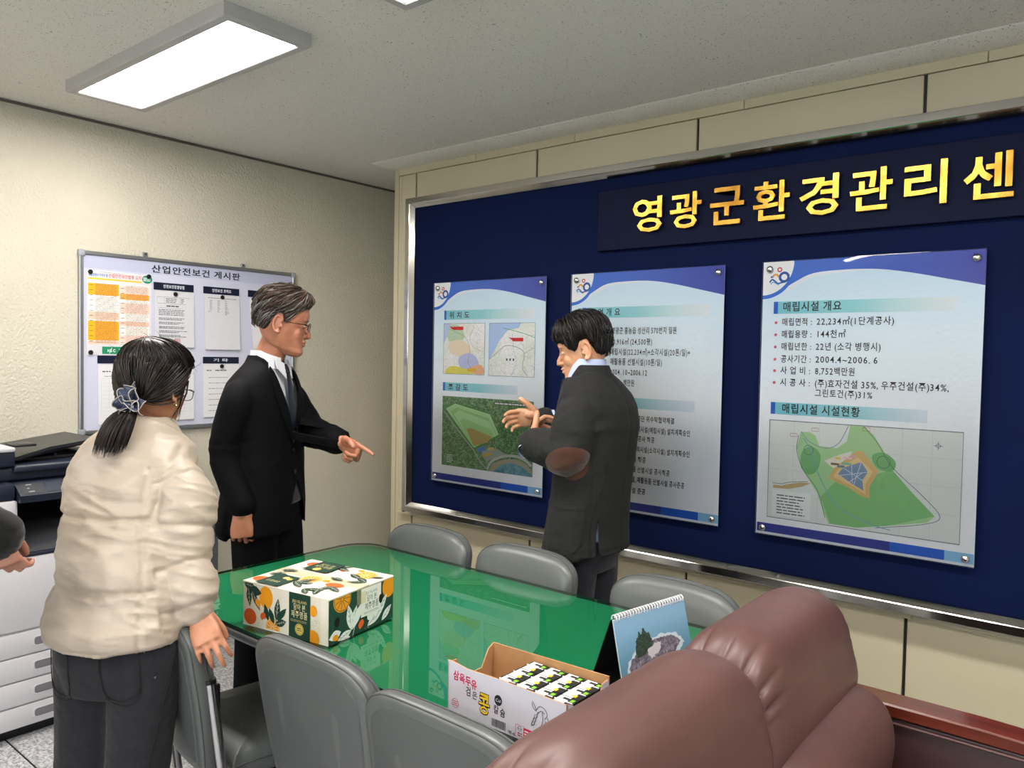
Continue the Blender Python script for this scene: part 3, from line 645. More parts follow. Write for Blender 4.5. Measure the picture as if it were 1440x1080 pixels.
for u, v, w_, dy in ((.049, .100, 'upper left corner of the orange poster', 0), (.331, .098, 'upper right corner of the orange poster', 0), (.050, .487, 'lower left corner of the orange poster', 0), (.470, .177, 'paper with the red seal', .002), (.736, .175, 'organisation chart', .002),
                 (.927, .172, 'tilted paper', .001), (.735, .553, 'listed paper', .001), (.190, .556, 'gridded form left of the hair bow', .001), (.465, .556, 'form right of the head of the woman', .001)):
    p = onboard(u, v); lb = 'small round %s magnet on the %s' % ('silver' if 'hair bow' in w_ else 'black', w_)
    me = mesh_of('magnet', G().loft([[(r*math.cos(a), -.0215-h, r*math.sin(a)) for a in np.linspace(0, 2*PI, 18, endpoint=False)] for r, h in ((.0100, -.002), (.0110, .001), (.0110, .005), (.0098, .0070), (.005, .0076))], 0, True), M['steel'] if 'hair bow' in w_ else M['black_plastic']) 
    o = mk('round_magnet', me, None, None, label=lb, cat='magnet', group='round magnets on the bulletin board'); o.location = (p[0]+dy, p[1], p[2]); o.rotation_euler = (0, 0, PI/2)
# ------------------------------------------------------------------ conference table
M['desk_mat'] = mat('green_desk_mat', (.0, .60, .385), .75, var=.03, vs=2)
M['table_wood'] = mat('dark_table_edge', (.16, .16, .17), .4)
M['table_leg'] = mat('grey_metal_leg', (.30, .31, .33), .4, .6)
def m_glass():
    t = NT('table_glass'); t.t.nodes.remove(t.b); tr = t.n('ShaderNodeBsdfTransparent'); gl = t.n('ShaderNodeBsdfGlossy'); gl.inputs['Roughness'].default_value = .004
    fr = t.n('ShaderNodeFresnel'); fr.inputs[0].default_value = 1.95; mx = t.n('ShaderNodeMixShader'); tr.inputs[0].default_value = (.93, .98, .95, 1)
    t.l(fr.outputs[0], mx.inputs[0]); t.l(tr.outputs[0], mx.inputs[1]); t.l(gl.outputs[0], mx.inputs[2]); t.l(mx.outputs[0], t.out.inputs[0]); return t.m
M['glass'] = m_glass(); M['glass_edge'] = mat('green_glass_edge', (.10, .30, .22), .12, spec=.8)
TX0, TX1, TY0, TY1, TZ = 1.54, 3.16, 1.155, 2.03, .745
def rrect(x0, y0, x1, y1, r, n=6):
    o = []
    for cx, cy, a0 in ((x1-r, y0+r, -PI/2), (x1-r, y1-r, 0), (x0+r, y1-r, PI/2), (x0+r, y0+r, PI)):
        for k in range(n+1): a = a0+PI/2*k/n; o.append((cx+r*math.cos(a), cy+r*math.sin(a)))
    return o
tb = thing('conference_table', 'long conference table with a glass sheet over a bright green desk mat', 'table', ((TX0+TX1)/2, (TY0+TY1)/2, 0))
cx, cy = tb.location.x, tb.location.y
def tabs(g): g.v = [a-np.array([cx, cy, 0]) for a in g.v]; return g
o_ = rrect(TX0+.004, TY0+.004, TX1-.004, TY1-.004, .11)
mk('tabletop', tabs(G().prism(o_, TZ-.040, TZ-.0092, 2)), M['table_wood'], tb, ang=30)
mk('edge_trim', tabs(G().loft([[(p[0], p[1], z) for p in rrect(TX0-d_, TY0-d_, TX1+d_, TY1+d_, .114)] for z, d_ in ((TZ-.038, -.003), (TZ-.034, .001), (TZ-.018, .001), (TZ-.014, -.003))], 0, False)), M['alu'], tb, ang=50)
mk('desk_mat', tabs(G().prism(rrect(TX0+.006, TY0+.006, TX1-.006, TY1-.006, .108), TZ-.0092, TZ-.0078, 2)), M['desk_mat'], tb)
oo = rrect(TX0, TY0, TX1, TY1, .112); gg = G(); n_ = len(oo)
gg.add([(p[0], p[1], TZ) for p in oo], [tuple(range(n_))], 0)
gg.add([(p[0], p[1], TZ) for p in oo]+[(p[0], p[1], TZ-.0076) for p in oo], [(i+n_, (i+1) % n_+n_, (i+1) % n_, i) for i in range(n_)], 1)
mk('glass_sheet', tabs(gg), [M['glass'], M['glass_edge']], tb, smooth=False)
for x in (TX0+.22, TX1-.22):
    mk('leg', tabs(G().rbox((x-.03, cy-.04, .03), (x+.03, cy+.04, TZ-.04), .01, 2)), M['table_leg'], tb)
    mk('foot', tabs(G().rbox((x-.035, TY0+.12, 0), (x+.035, TY1-.12, .035), .012, 2)), M['table_leg'], tb)
mk('cross_beam', tabs(G().rbox((TX0+.22, cy-.02, .56), (TX1-.22, cy+.02, .66), .006, 1)), M['table_leg'], tb)

# ------------------------------------------------------------------ vinyl meeting chairs
M['vinyl'] = mat('grey_vinyl', (.335, .35, .345), .36, spec=.5, var=.03, vs=6, bump=.10, bs=420, bd=.0006)
M['vinyl_dark'] = mat('grey_vinyl_back_panel', (.30, .315, .315), .42, bump=.10, bs=420, bd=.0006)
M['seam'] = mat('seam_thread', (.24, .25, .25), .6)
def rr2(w_, h_, r, n=7): return [(p[0], p[1]) for p in rrect(-w_/2, -h_/2, w_/2, h_/2, r, n)]
def pillow(outline, prof, f, g=None, mi=0):
    """outline: closed 2D pts, prof: list of (inset scale, depth), f maps (a,b,depth)->xyz"""
    g = g or G(); R = []
    for s_, d_ in prof: R.append([f(p[0]*s_, p[1]*s_, d_) for p in outline])
    n = len(outline); v = np.concatenate([np.array(r) for r in R]); F = []
    for k in range(len(R)-1):
        for i in range(n): j = (i+1) % n; F.append((k*n+i, k*n+j, (k+1)*n+j, (k+1)*n+i))
    F.append(tuple(range(n-1, -1, -1))); F.append(tuple(range((len(R)-1)*n, len(R)*n)))
    return g.add(v, F, mi)
def back_outline():
    # wide rounded-top back, narrower towards the bottom
    o = []
    pts = [(-.150, -.20), (.150, -.20), (.185, -.165), (.207, -.04), (.212, .08), (.205, .155), (.150, .195), (.06, .206), (-.06, .206), (-.150, .195), (-.205, .155), (-.212, .08), (-.207, -.04), (-.185, -.165)]
    return smooth_closed(pts, 4)
def bmap(a, b, d):
    # local: back pad stands at y=-.215, leaning; d>0 = towards the sitter
    y = -.232+d+.22*a*a*1.4; z = .631+b; return (a, y-(b+.2)*.16, z)
def make_chair(label):
    t = thing('meeting_chair', label, 'chair', (0, 0, 0), group='grey vinyl meeting chairs round the table')
    O = back_outline()
    prof = [(.02, .046), (.40, .046), (.70, .043), (.86, .036), (.94, .026), (.985, .010), (1.0, -.006), (.992, -.018), (.965, -.027), (.90, -.0285), (.5, -.030), (.02, -.030)]
    mk('backrest', pillow(O, prof[::-1], bmap), M['vinyl'], t, ang=0)
    pan = [(1*s_, d_) for s_, d_ in ((.02, -.0325), (.84, -.0315), (.868, -.0295), (.875, -.026))]
    mk('back_panel', pillow(O, pan, bmap), M['vinyl_dark'], t, ang=50)
    def seamline(s_, d_): return G().tube([bmap(p[0]*s_, p[1]*s_, d_) for p in O]+[bmap(O[0][0]*s_, O[0][1]*s_, d_)], .0018, 5, caps=False)
    mk('piping', seamline(.990, .008), M['seam'], t)
    mk('piping', seamline(.985, -.021), M['seam'], t)
    so = smooth_closed([(-.18, -.21), (.18, -.21), (.198, -.17), (.206, .12), (.185, .172), (.08, .188), (-.08, .188), (-.185, .172), (-.206, .12), (-.198, -.17)], 4)
    sprof = [(.02, .400), (.93, .400), (.975, .408), (1.0, .430), (.995, .455), (.96, .472), (.86, .482), (.5, .487), (.02, .486)]
    mk('seat', pillow(so, sprof, lambda a, b, d: (a, b+.02, d)), M['vinyl'], t, ang=0)
    mk('piping', G().tube([(p[0]*1.0, p[1]*1.0+.02, .445) for p in so]+[(so[0][0], so[0][1]+.02, .445)], .002, 5, caps=False), M['seam'], t)
    for s_ in (-1, 1):
        X = s_*.203
        lg = mk('leg', G().tube([(X, -.17, .012), (X, -.19, .25), (X, -.215, .45), (X, -.240, .65), (X, -.244, .682)], .0140, 14, el=1.0), M['steel'], t)
        mk('leg_cap', G().tube([(X, -.2445, .680), (X, -.2455, .690)], .0152, 14, round_=False), M['black_plastic'], lg)
        mk('foot_glide', G().cyl((X, -.17, 0), (X, -.17, .014), .018, n=14), M['black_plastic'], lg)
        lg = mk('leg', G().tube([(X*.93, .175, .012), (X*.93, .165, .33), (X*.93, .150, .385), (X*.93, .11, .397), (X*.93, -.18, .397)], .0135, 12), M['steel'], t)
        mk('foot_glide', G().cyl((X*.93, .175, 0), (X*.93, .175, .014), .017, n=14), M['black_plastic'], lg)
        br = mk('back_bracket', G().rbox((X-.020*s_-.006, -.262, .565), (X-.020*s_+.006, -.212, .665), .005, 2), M['black_plastic'], t)
        for z in (.587, .643): mk('bolt', G().ell((X-.032*s_, -.264, z), (.007, .006, .007), nu=10, nv=6), M['steel'], br)
    mk('under_frame', G().rbox((-.185, -.15, .385), (.185, .15, .402), .005, 1), M['black_plastic'], t)
    return t
ch0 = make_chair('grey vinyl chair whose back the woman in the cream jacket holds')
ch0.location = (2.045, 1.272, 0); ch0.rotation_euler = (0, 0, math.radians(-10))
def chair(x, y, rz, label):
    c = copy_tree(ch0); c.location = (x, y, 0); c.rotation_euler = (0, 0, math.radians(rz)); c['label'] = label; return c
chair(2.518, 1.35, 0, 'grey vinyl chair seen from behind, in front of the orange-patterned box')
chair(2.955, 1.325, 0, 'grey vinyl chair at the bottom edge, in front of the white soy milk case')
chair(1.86, 1.81, 180, 'grey vinyl chair across the table nearest the room corner')
chair(2.33, 1.81, 180, 'middle grey vinyl chair across the table, beside the man in the charcoal jacket')
chair(2.895, 1.81, 180, 'grey vinyl chair across the table directly behind the desk calendar')

# ------------------------------------------------------------------ brown leather sofa
def m_leather():
    t = NT('brown_leather'); v = t.coord(); t.l(t.ramp(t.noise(v, 4, 3), [(.3, (.335, .225, .215)), (.7, (.375, .26, .245))]), t.b.inputs[0])
    t.b.inputs['Roughness'].default_value = .44; t.b.inputs['Specular IOR Level'].default_value = .5
    a = t.bump(t.noise(v, 330, 3, .6), .12, .0008); t.bump(t.noise(v, 9, 3, .5), .22, .012, a); return t.m
M['leather'] = m_leather(); M['leather_dark'] = mat('dark_brown_leather', (.20, .10, .095), .42, var=.06, vs=5, bump=.1, bs=200, bd=.0008)
def m_wood():
    t = NT('mahogany'); v = t.coord((1.2, 14, 14)); n = t.noise(v, 5, 5, .6); t.l(t.ramp(n, [(.3, (.30, .115, .075)), (.55, (.38, .155, .10)), (.75, (.43, .19, .125))]), t.b.inputs[0])
    t.b.inputs['Roughness'].default_value = .28; t.b.inputs['Coat Weight'].default_value = .5; t.b.inputs['Coat Roughness'].default_value = .12; return t.m
M['mahogany'] = m_wood()
sf = thing('leather_sofa', 'brown leather two-seat sofa with gathered back cushions and a mahogany armrest', 'sofa', (3.55, 1.42, 0))
def sofa_section(name, y0, y1, prof, nseg=44, endr=.055, gather=True, drop=.030, parent=None, wrinkle=.009, phase=0):
    """cushion with cross-section prof (x,z) swept along y; rounded and gathered at its ends"""
    P_ = np.array(smooth_closed(prof, 10)); c = P_.mean(0); R = []
    Y = y0+(y1-y0)*(.5-.5*np.cos(np.linspace(0, PI, nseg)))
    ztop = P_[:, 1].max()
    for y in Y:
        d = min(y-y0, y1-y); k = 1-(1-min(d/endr, 1))**2; k = math.sqrt(max(k, 0))
        sc = .90+.10*k; q = c+(P_-c)*sc
        q[:, 1] -= drop*(1-min(d/(endr*2.2), 1))**2*np.clip((P_[:, 1]-c[1])/(ztop-c[1]), 0, 1)
        R.append(np.stack([q[:, 0], np.full(len(q), y), q[:, 1]], 1))
    for k, y in enumerate(Y):
        d = min(y-y0, y1-y)
        if gather and d < .10:
            fade = (1-d/.10)*min(1, d/.010); a = np.arctan2(P_[:, 1]-c[1], P_[:, 0]-c[0])
            wv = np.where((P_[:, 1] > c[1]+.04), np.abs(np.sin(a*10+phase))**.4-1, 0)*(1.0 if y < (y0+y1)/2 else .1)
            nrm = (P_-c)/np.linalg.norm(P_-c, axis=1)[:, None]
            R[k][:, 0] += nrm[:, 0]*wv*wrinkle*2.6*fade; R[k][:, 2] += nrm[:, 1]*wv*wrinkle*2.6*fade
    g = G().loft(R, 0, True); g.v = [a-np.array([3.55, 1.42, 0]) for a in g.v]
    return mk(name, g, M['leather'], parent or sf, ang=0)
def S_(a, b, m=M['leather'], r=.02, seg=3, nm='frame', par=None, ang=35):
    g = G().rbox(a, b, r, seg); g.v = [q-np.array([3.55, 1.42, 0]) for q in g.v]; return mk(nm, g, m, par or sf, ang=ang)
upper = [(3.245, .56), (3.232, .70), (3.230, .86), (3.246, .915), (3.290, .950), (3.350, .960), (3.405, .938), (3.434, .89), (3.450, .82), (3.463, .745), (3.44, .68), (3.38, .62), (3.30, .56)]
lower = [(3.28, .44), (3.30, .64), (3.38, .745), (3.46, .748), (3.522, .72), (3.548, .655), (3.545, .57), (3.52, .48), (3.46, .43), (3.36, .42)]
for y0, y1, ph in ((.78, 1.405, .6), (1.409, 1.950, 0)):
    b = sofa_section('back_cushion', y0, y1, upper, phase=ph)
    sofa_section('lumbar_cushion', y0+.01, y1-.01, lower, gather=False, drop=.01, endr=.05)
    S_((3.44, y0+.005, .30), (4.02, y1-.005, .46), nm='seat_cushion', r=.045, seg=4, ang=0)
S_((3.215, .76, .12), (3.30, 2.02, .84), M['leather_dark'], .02, 2, 'back_frame')
S_((3.25, .76, .10), (4.0, 2.03, .30), M['leather_dark'], .02, 2, 'seat_base')
for ya, yb in ((.655, .745), (2.045, 2.12)):
    S_((3.27, ya+.006, .08), (4.03, yb-.006, .628), M['leather_dark'], .008, 2, 'arm_panel')
    iy = ya+.004 if ya > 1 else yb-.004
    g = G().tube([(3.33, iy, .618), (3.99, iy, .618)], .005, 8); g.v = [q-np.array([3.55, 1.42, 0]) for q in g.v]; mk('arm_piping', g, M['leather'], sf)
    pts = [(3.22, .632), (3.22, .664), (3.70, .664), (3.82, .660), (3.95, .648), (4.06, .628), (4.085, .60), (4.06, .588), (3.95, .612), (3.80, .630), (3.6, .632)]
    g = G(); R = []
    for y, s_ in ((ya-.004, -.004), (ya, 0), (yb, 0), (yb+.004, -.004)): R.append([(p[0], y, p[1]+(s_ if p[1] > .64 else -s_)) for p in pts])
    g.loft(R, 0, True); g.v = [q-np.array([3.55, 1.42, 0]) for q in g.v]; mk('wooden_armrest', g, M['mahogany'], sf, ang=30)
    for x in (3.30, 3.98):
        g = G().tube([(x, (ya+yb)/2, .08), (x, (ya+yb)/2, 0)], [.028, .02], 12); g.v = [q-np.array([3.55, 1.42, 0]) for q in g.v]; mk('foot', g, M['mahogany'], sf)

# ------------------------------------------------------------------ orange-patterned gift box
M['box_cream'] = mat('printed_cream_board', (.90, .875, .80), .42, var=.02, vs=5); M['board_brown'] = mat('brown_corrugated_card', (.68, .51, .34), .8, var=.05, vs=30)
GR, OR, OR2, CR = '1c3d31', 'e9991c', 'dd6024', 'efe9d8'
bx = thing('gift_box', 'cream cardboard gift box printed with oranges and dark green leaves', 'box', (2.185, 1.335, TZ), math.radians(9.5))
W_, D_, H_ = .315, .262, .122
g = G().box((-W_/2, -D_/2, 0), (W_/2, D_/2, H_-.004)); mk('carton', g, M['box_cream'], bx)
for s_ in (-1, 1): mk('lid_flap', G().rbox((-W_/2-.001, .0012 if s_ > 0 else -D_/2-.001, H_-.0045), (W_/2+.001, D_/2+.001 if s_ > 0 else -.0012, H_), .001, 1), M['box_cream'], bx)
mk('packing_tape', G().box((-W_/2-.0016, -.024, H_-.045), (W_/2+.0016, .024, H_+.0006)), (lambda t: (t.b.inputs['Base Color'].__setattr__('default_value', lin((.80, .76, .58))), t.b.inputs['Alpha'].__setattr__('default_value', .35), t.b.inputs['Roughness'].__setattr__('default_value', .2), t.m)[3])(NT('clear_packing_tape')), bx)
def leaf(S, u, v, L_, a, m, wd=.34, vein=None):
    ca, sa = math.cos(a), math.sin(a); pts = []
    prof = [(0, 0), (.15, .55), (.35, .95), (.55, 1), (.78, .62), (1, 0)]
    for x, y in prof: pts.append((x, y*wd/2))
    for x, y in prof[-2:0:-1]: pts.append((x, -y*wd/2))
    S.poly([(u+(x*ca-y*sa)*L_, v+(x*sa+y*ca)*L_) for x, y in pts], m)
    if vein:
        S.up(); S.line([(u+ca*L_*.05, v+sa*L_*.05), (u+ca*L_*.9, v+sa*L_*.9)], L_*.022, vein)
        for k in (.3, .5, .7):
            for q in (-1, 1): S.line([(u+ca*L_*k, v+sa*L_*k), (u+math.cos(a+q*.6)*L_*.16+ca*L_*k, v+math.sin(a+q*.6)*L_*.16+sa*L_*k)], L_*.015, vein)
def bean(S, u, v, r, a, m): S.poly([(u+r*(math.cos(t)*math.cos(a)-math.sin(t)*.62*math.sin(a))*(1-.18*math.cos(2*t)), v+r*(math.cos(t)*math.sin(a)+(math.sin(t)*.62-.22*math.cos(2*t)*0-.18*(1-abs(math.cos(t))))*math.cos(a))) for t in np.linspace(0, 2*PI, 18, endpoint=False)], m)
def slice_(S, u, v, r, m=OR, bg=None):
    S.disc(u, v, r, m, 28); S.up(); S.ring(u, v, r*.90, r*.05, bg or 'f6e7c0', 26)
    for k in range(11): a = 2*PI*k/11; S.line([(u+r*.12*math.cos(a), v+r*.12*math.sin(a)), (u+r*.82*math.cos(a), v+r*.82*math.sin(a))], r*.045, bg or 'f6e7c0')
def dots(S, u, v, r, m, n=12):
    rn = random.Random(int(u*999)); 
    for _ in range(n): a = rn.random()*6.3; q = r*rn.random()**.5; S.disc(u+q*math.cos(a), v+q*math.sin(a), .0008, m, 5)
def face_front(S):     # 0..W_, 0..H_
    h = H_-.006
    S.disc(.088, .032, .026, OR, 28, .030); S.up(); leaf(S, .083, .05, .05, 1.25, GR); leaf(S, .086, .058, .035, 1.6, GR)
    leaf(S, .004, .006, .042, .12, GR, .6, 'cfc8b4'); leaf(S, .022, .018, .05, .12, GR, .55); leaf(S, .020, .012, .055, 1.45, GR, .36, 'cfc8b4'); leaf(S, .034, .022, .060, 1.0, GR, .3, 'cfc8b4')
    S.line(smooth_open([(.002, .004), (.02, .016), (.036, .024)]), .0015, GR)
    bean(S, .058, .052, .013, .9, OR); bean(S, .078, .085, .013, -.8, OR2); S.disc(.028, .094, .024, OR2, 26, .022)
    slice_(S, .115, .110, .026, OR); S.up(); dots(S, .06, .108, .016, GR); S.rect(.0, h, W_, H_, CR)
    leaf(S, .128, .088, .062, -1.45, GR, .34, 'cfc8b4'); leaf(S, .132, .086, .05, -.85, GR, .34); leaf(S, .120, .098, .045, -2.0, GR, .4); leaf(S, .126, .098, .042, -.35, GR, .5, 'cfc8b4'); S.line([(.128, .10), (.13, .05)], .0016, GR)
    S.disc(.262, .038, .012, OR, 18, .015); S.disc(.262, .110, .022, OR, 24); dots(S, .272, .07, .014, GR); S.up()
    S.rect(.176, 0, .252, H_, GR); S.rect(.252, .09, .285, H_, GR) if 0 else None; S.rect(.290, .0, .315, H_, CR) ; S.up()
    S.text('JEJU ISLAND', .188, .240, .026, .010, 'c9b97e'); S.text('담아 본', .192, .236, .045, .019, 'd8cc9c', .01); S.text('제주명품', .184, .244, .066, .021, 'd8cc9c', .01)
    S.scribble(.182, .070, .246, .077, 2, 'a89f70', .4, .1); S.disc(.214, .095, .0155, 'c9b45e', 26); S.up(); S.ring(.214, .095, .0130, .0009, GR); S.scribble(.206, .090, .222, .1, 2, GR, .4, .1)
def face_side(S):      # 0..D_, dark green ground
    S.rect(0, 0, D_, H_, '1e4436'); S.up()
    slice_(S, .050, .008, .034, OR, '1e4436'); S.disc(.242, .020, .028, OR, 26, .032); S.up()
    for a, L_ in ((-1.75, .072), (-1.25, .065), (2.9, .055)): leaf(S, .086, .100, L_, a, 'e6ebe4', .36, '7f9488')
    leaf(S, .045, .092, .046, 2.95, 'e6ebe4', .55); leaf(S, .05, .112, .04, .35, 'e6ebe4', .5, '7f9488'); leaf(S, .088, .10, .08, -1.0, 'e6ebe4', .3)
    S.poly([(.13, .02), (.185, .02), (.20, .09), (.17, .102), (.15, .09), (.145, .06), (.12, .05)], 'e6ebe4'); leaf(S, .15, .108, .08, -.5, 'e6ebe4', .34, '7f9488'); leaf(S, .18, .10, .08, -.85, 'e6ebe4', .3, '7f9488'); leaf(S, .21, .11, .055, -.7, 'e6ebe4', .36, '7f9488')
    S.line(smooth_open([(.09, .118), (.10, .08), (.085, .05)]), .0016, 'e6ebe4')
    bean(S, .124, .095, .014, -.9, OR2); bean(S, .024, .104, .013, .2, OR); dots(S, .15, .108, .012, 'dfe6dc'); S.up()
    S.rect(.122, .0, .206, .078, 'e9e8df'); S.up(); S.rect(.122, .008, .142, .040, 'd9d6b4'); S.up()
    S.text('JEJU ISLAND', .140, .190, .020, .010, '9aa39a'); S.text('담아 본', .146, .188, .040, .019, '59695e', .008); S.text('제주명품', .138, .196, .062, .021, '59695e', .008); S.scribble(.134, .066, .200, .073, 2, '9aa39a', .4, .1)
    for u, v in ((.030, .062), (.205, .046)): S.disc(u, v, .0085, '15120f', 18, .013)
def face_top(S):       # 0..W_, 0..D_ (v from the back edge to the front edge)
    S.disc(.05, .04, .024, OR2, 24, .02); S.disc(.030, .226, .026, OR2, 24, .020); slice_(S, .150, .158, .030, OR, 'f6e7c0'); S.disc(.245, .165, .030, 'e0622a', 26, .018); slice_(S, .252, .046, .034, OR, 'f6e7c0'); bean(S, .200, .150, .014, .1, OR); bean(S, .165, .045, .013, .3, OR2); bean(S, .215, .020, .013, 0, OR); S.up()
    for u, v, a, L_ in ((.13, .03, .2, .06), (.13, .03, -.6, .05), (.13, .04, 1.2, .055), (.13, .03, 1.9, .05), (.30, .10, 3.6, .06), (.30, .10, 2.7, .055), (.21, .06, .4, .06), (.28, .055, -.4, .04), (.13, .20, -.2, .06), (.13, .2, .5, .06), (.14, .195, -1.0, .05), (.20, .235, -.3, .06), (.20, .235, .7, .05), (.235, .215, -1.0, .05), (.235, .215, 1.1, .05), (.25, .19, .3, .05), (.04, .17, .3, .06), (.02, .14, -.4, .05), (.02, .19, -.9, .05), (.19, .12, .1, .05)):
        leaf(S, u, v, L_, a, GR, .36, 'cfc8b4')
    S.rect(.058, .006, .148, .098, GR); S.rect(.045, .172, .128, .262, GR); S.up()
    S.text('담아 본', .075, .130, .045, .018, 'b8ad78', .008); S.text('제주명품', .070, .136, .066, .02, 'b8ad78', .008); S.disc(.10, .082, .013, 'c9b45e', 22); S.disc(.095, .195, .010, 'e6b878', 18); S.disc(.112, .20, .009, 'c9b45e', 16); S.scribble(.06, .225, .11, .24, 2, 'b8ad78', .4, .1)
def put_face(draw, X, parent, name):
    S = Sheet(.00012); draw(S); g2 = G()
    for a in S.g.v: np.clip(a[:, 0], 0, S.W if hasattr(S, 'W') else 9, out=a[:, 0])
    g2.ext(S.g, X); g2.m = S.g.m; mk(name, g2, S.mats, parent, smooth=False)
def clipface(draw, Wc, Hc):
    def f(S):
        draw(S)
        for a in S.g.v: a[:, 0] = np.clip(a[:, 0], 0, Wc); a[:, 2] = np.clip(a[:, 2], -Hc, 0)
    return f
put_face(clipface(face_front, W_, H_-.002), Matrix.Translation((-W_/2, -D_/2-.0002, H_-.002)), bx, 'printed_front')
put_face(clipface(face_side, D_, H_-.005), Matrix.Translation((W_/2+.0002, -D_/2, H_-.005)) @ Matrix.Rotation(PI/2, 4, 'Z'), bx, 'printed_side')
put_face(clipface(face_top, W_, D_), Matrix.Translation((-W_/2, D_/2, H_+.0009)) @ Matrix.Rotation(-PI/2, 4, 'X'), bx, 'printed_top')

# ------------------------------------------------------------------ open soy milk carton and the packs in it
M['card_white'] = mat('white_coated_card', (.80, .79, .83), .45, bump=.05, bs=20, bd=.002)
mc = thing('soy_milk_case', 'open white cardboard case printed with red, yellow and black lettering', 'box', (2.99, 1.255, TZ), math.radians(.5))
mw, md, mh, th = .308, .150, .104, .003
def side(poly, X):
    g = G(); n = len(poly)
    g.add([(p[0], 0, p[1]) for p in poly]+[(p[0], th, p[1]) for p in poly], [tuple(range(n))], 0)
    g.add([(p[0], 0, p[1]) for p in poly]+[(p[0], th, p[1]) for p in poly], [tuple(range(2*n-1, n-1, -1))]+[(i+n, (i+1) % n+n, (i+1) % n, i) for i in range(n)], 1)
    g2 = G().ext(g, X); return g2
cm = [M['card_white'], M['board_brown']]
mk('front_side', side([(-mw/2, 0), (mw/2, 0), (mw/2, mh-.003), (mw/2-.1, mh-.001), (-.02, mh), (-.10, mh-.002), (-mw/2+.02, mh+.003), (-mw/2, mh+.004)], Matrix.Translation((0, -md/2, 0))), cm, mc)
mk('rear_side', side([(mw/2, 0), (-mw/2, 0), (-mw/2, mh+.006), (mw/2, mh)][::-1], Matrix.Translation((0, md/2, 0)) @ Matrix.Rotation(PI, 4, 'Z')), cm, mc)
for s_ in (-1, 1):
    X = Matrix.Translation((s_*mw/2, 0, 0)) @ Matrix.Rotation(PI/2*s_, 4, 'Z')
    mk('cut_side', side([(-md/2, 0), (md/2, 0), (md/2, mh), (md/2-.026, mh-.002), (md/2-.042, .058), (-md/2+.042, .058), (-md/2+.020, mh-.01), (-md/2, mh)], X), cm, mc)
mk('base', G().box((-mw/2+.002, -md/2+.002, 0), (mw/2-.002, md/2-.002, .003)), M['board_brown'], mc)
def milk_front(S):
    # 0..mw , v down from the top edge
    for k, (ch, u, v) in enumerate(zip('삼육두유', (.016, .033, .050, .066), (.034, .036, .037, .040))):
        S.text(ch, u, u+.018, v, .022, 'c0244c', .03)
    S.text('검', .052, .068, .058, .021, '26282c', .02); S.text('은', .070, .085, .060, .018, '26282c', .02)
    S.text('콩', .087, .122, .084, .048, '3a3210', .045); S.up(); S.text('콩', .0875, .1215, .083, .047, 'ecc62a', .008)
    S.disc(.140, .043, .010, '22242a', 20, .011); S.up(); S.text('칼', .128, .143, .072, .019, '26282c', .02); S.text('슘', .145, .160, .074, .019, '26282c', .02); S.text('Cal', .133, .147, .047, .009, 'f0f0f0', .0)
    S.ring(.023, .083, .0095, .0012, 'b8384c'); [S.line([(.016, .079+k*.004), (.030, .079+k*.004)], .0016, 'b8384c') for k in range(3)]
    u = .124; rn = random.Random(3)
    while u < .160:
        w_ = .0006+.0011*rn.random(); S.rect(u, .083, u+w_, .099, '33353a'); u += w_+.0007+.0008*rn.random()
    S.text('190 mL', .166, .186, .102, .010, '33353a', .02)
    S.frame(.186, .076, .206, .101, .001, 'b8384c'); S.ring(.196, .083, .0045, .001, '3a3c40'); S.line([(.190, .083), (.202, .083)], .001, '3a3c40'); S.scribble(.191, .090, .202, .099, 2, '8a3040', .6, 0)
    S.rect(.206, .078, .238, .101, 'c02448'); S.up(); S.scribble(.208, .081, .232, .098, 3, 'f2dde2', .5, .1)
    # line drawing of bean pods
    for pts in ([(.226, .018), (.232, .026), (.236, .036), (.228, .030), (.225, .022)], [(.236, .034), (.244, .024), (.256, .026), (.262, .036), (.256, .046)], [(.240, .036), (.236, .050), (.230, .064), (.224, .066), (.232, .048)],
                [(.250, .034), (.252, .050), (.246, .066), (.240, .074), (.250, .070), (.258, .052)], [(.238, .040), (.248, .032), (.256, .036)], [(.262, .04), (.266, .05), (.262, .058), (.258, .048)]):
        S.line(smooth_open(pts, 3), .0013, '2a2c30', False)
    for k in range(3): S.ring(.235-.003*k, .046+.008*k, .0035, .0008, '2a2c30', 10)
put_face(clipface(milk_front, mw, mh-.001), Matrix.Translation((-mw/2, -md/2-.0003, mh)), mc, 'printed_front')
M['pack_white'] = mat('carton_pack_white', (.90, .90, .89), .3); M['pack_black'] = mat('carton_pack_black', (.05, .055, .05), .3)
pk = None; pw, pd, ph = .0445, .0440, .088
rows_ = ('front', 'middle', 'rear'); cols_ = ('leftmost', 'second from the left', 'second from the right', 'rightmost')
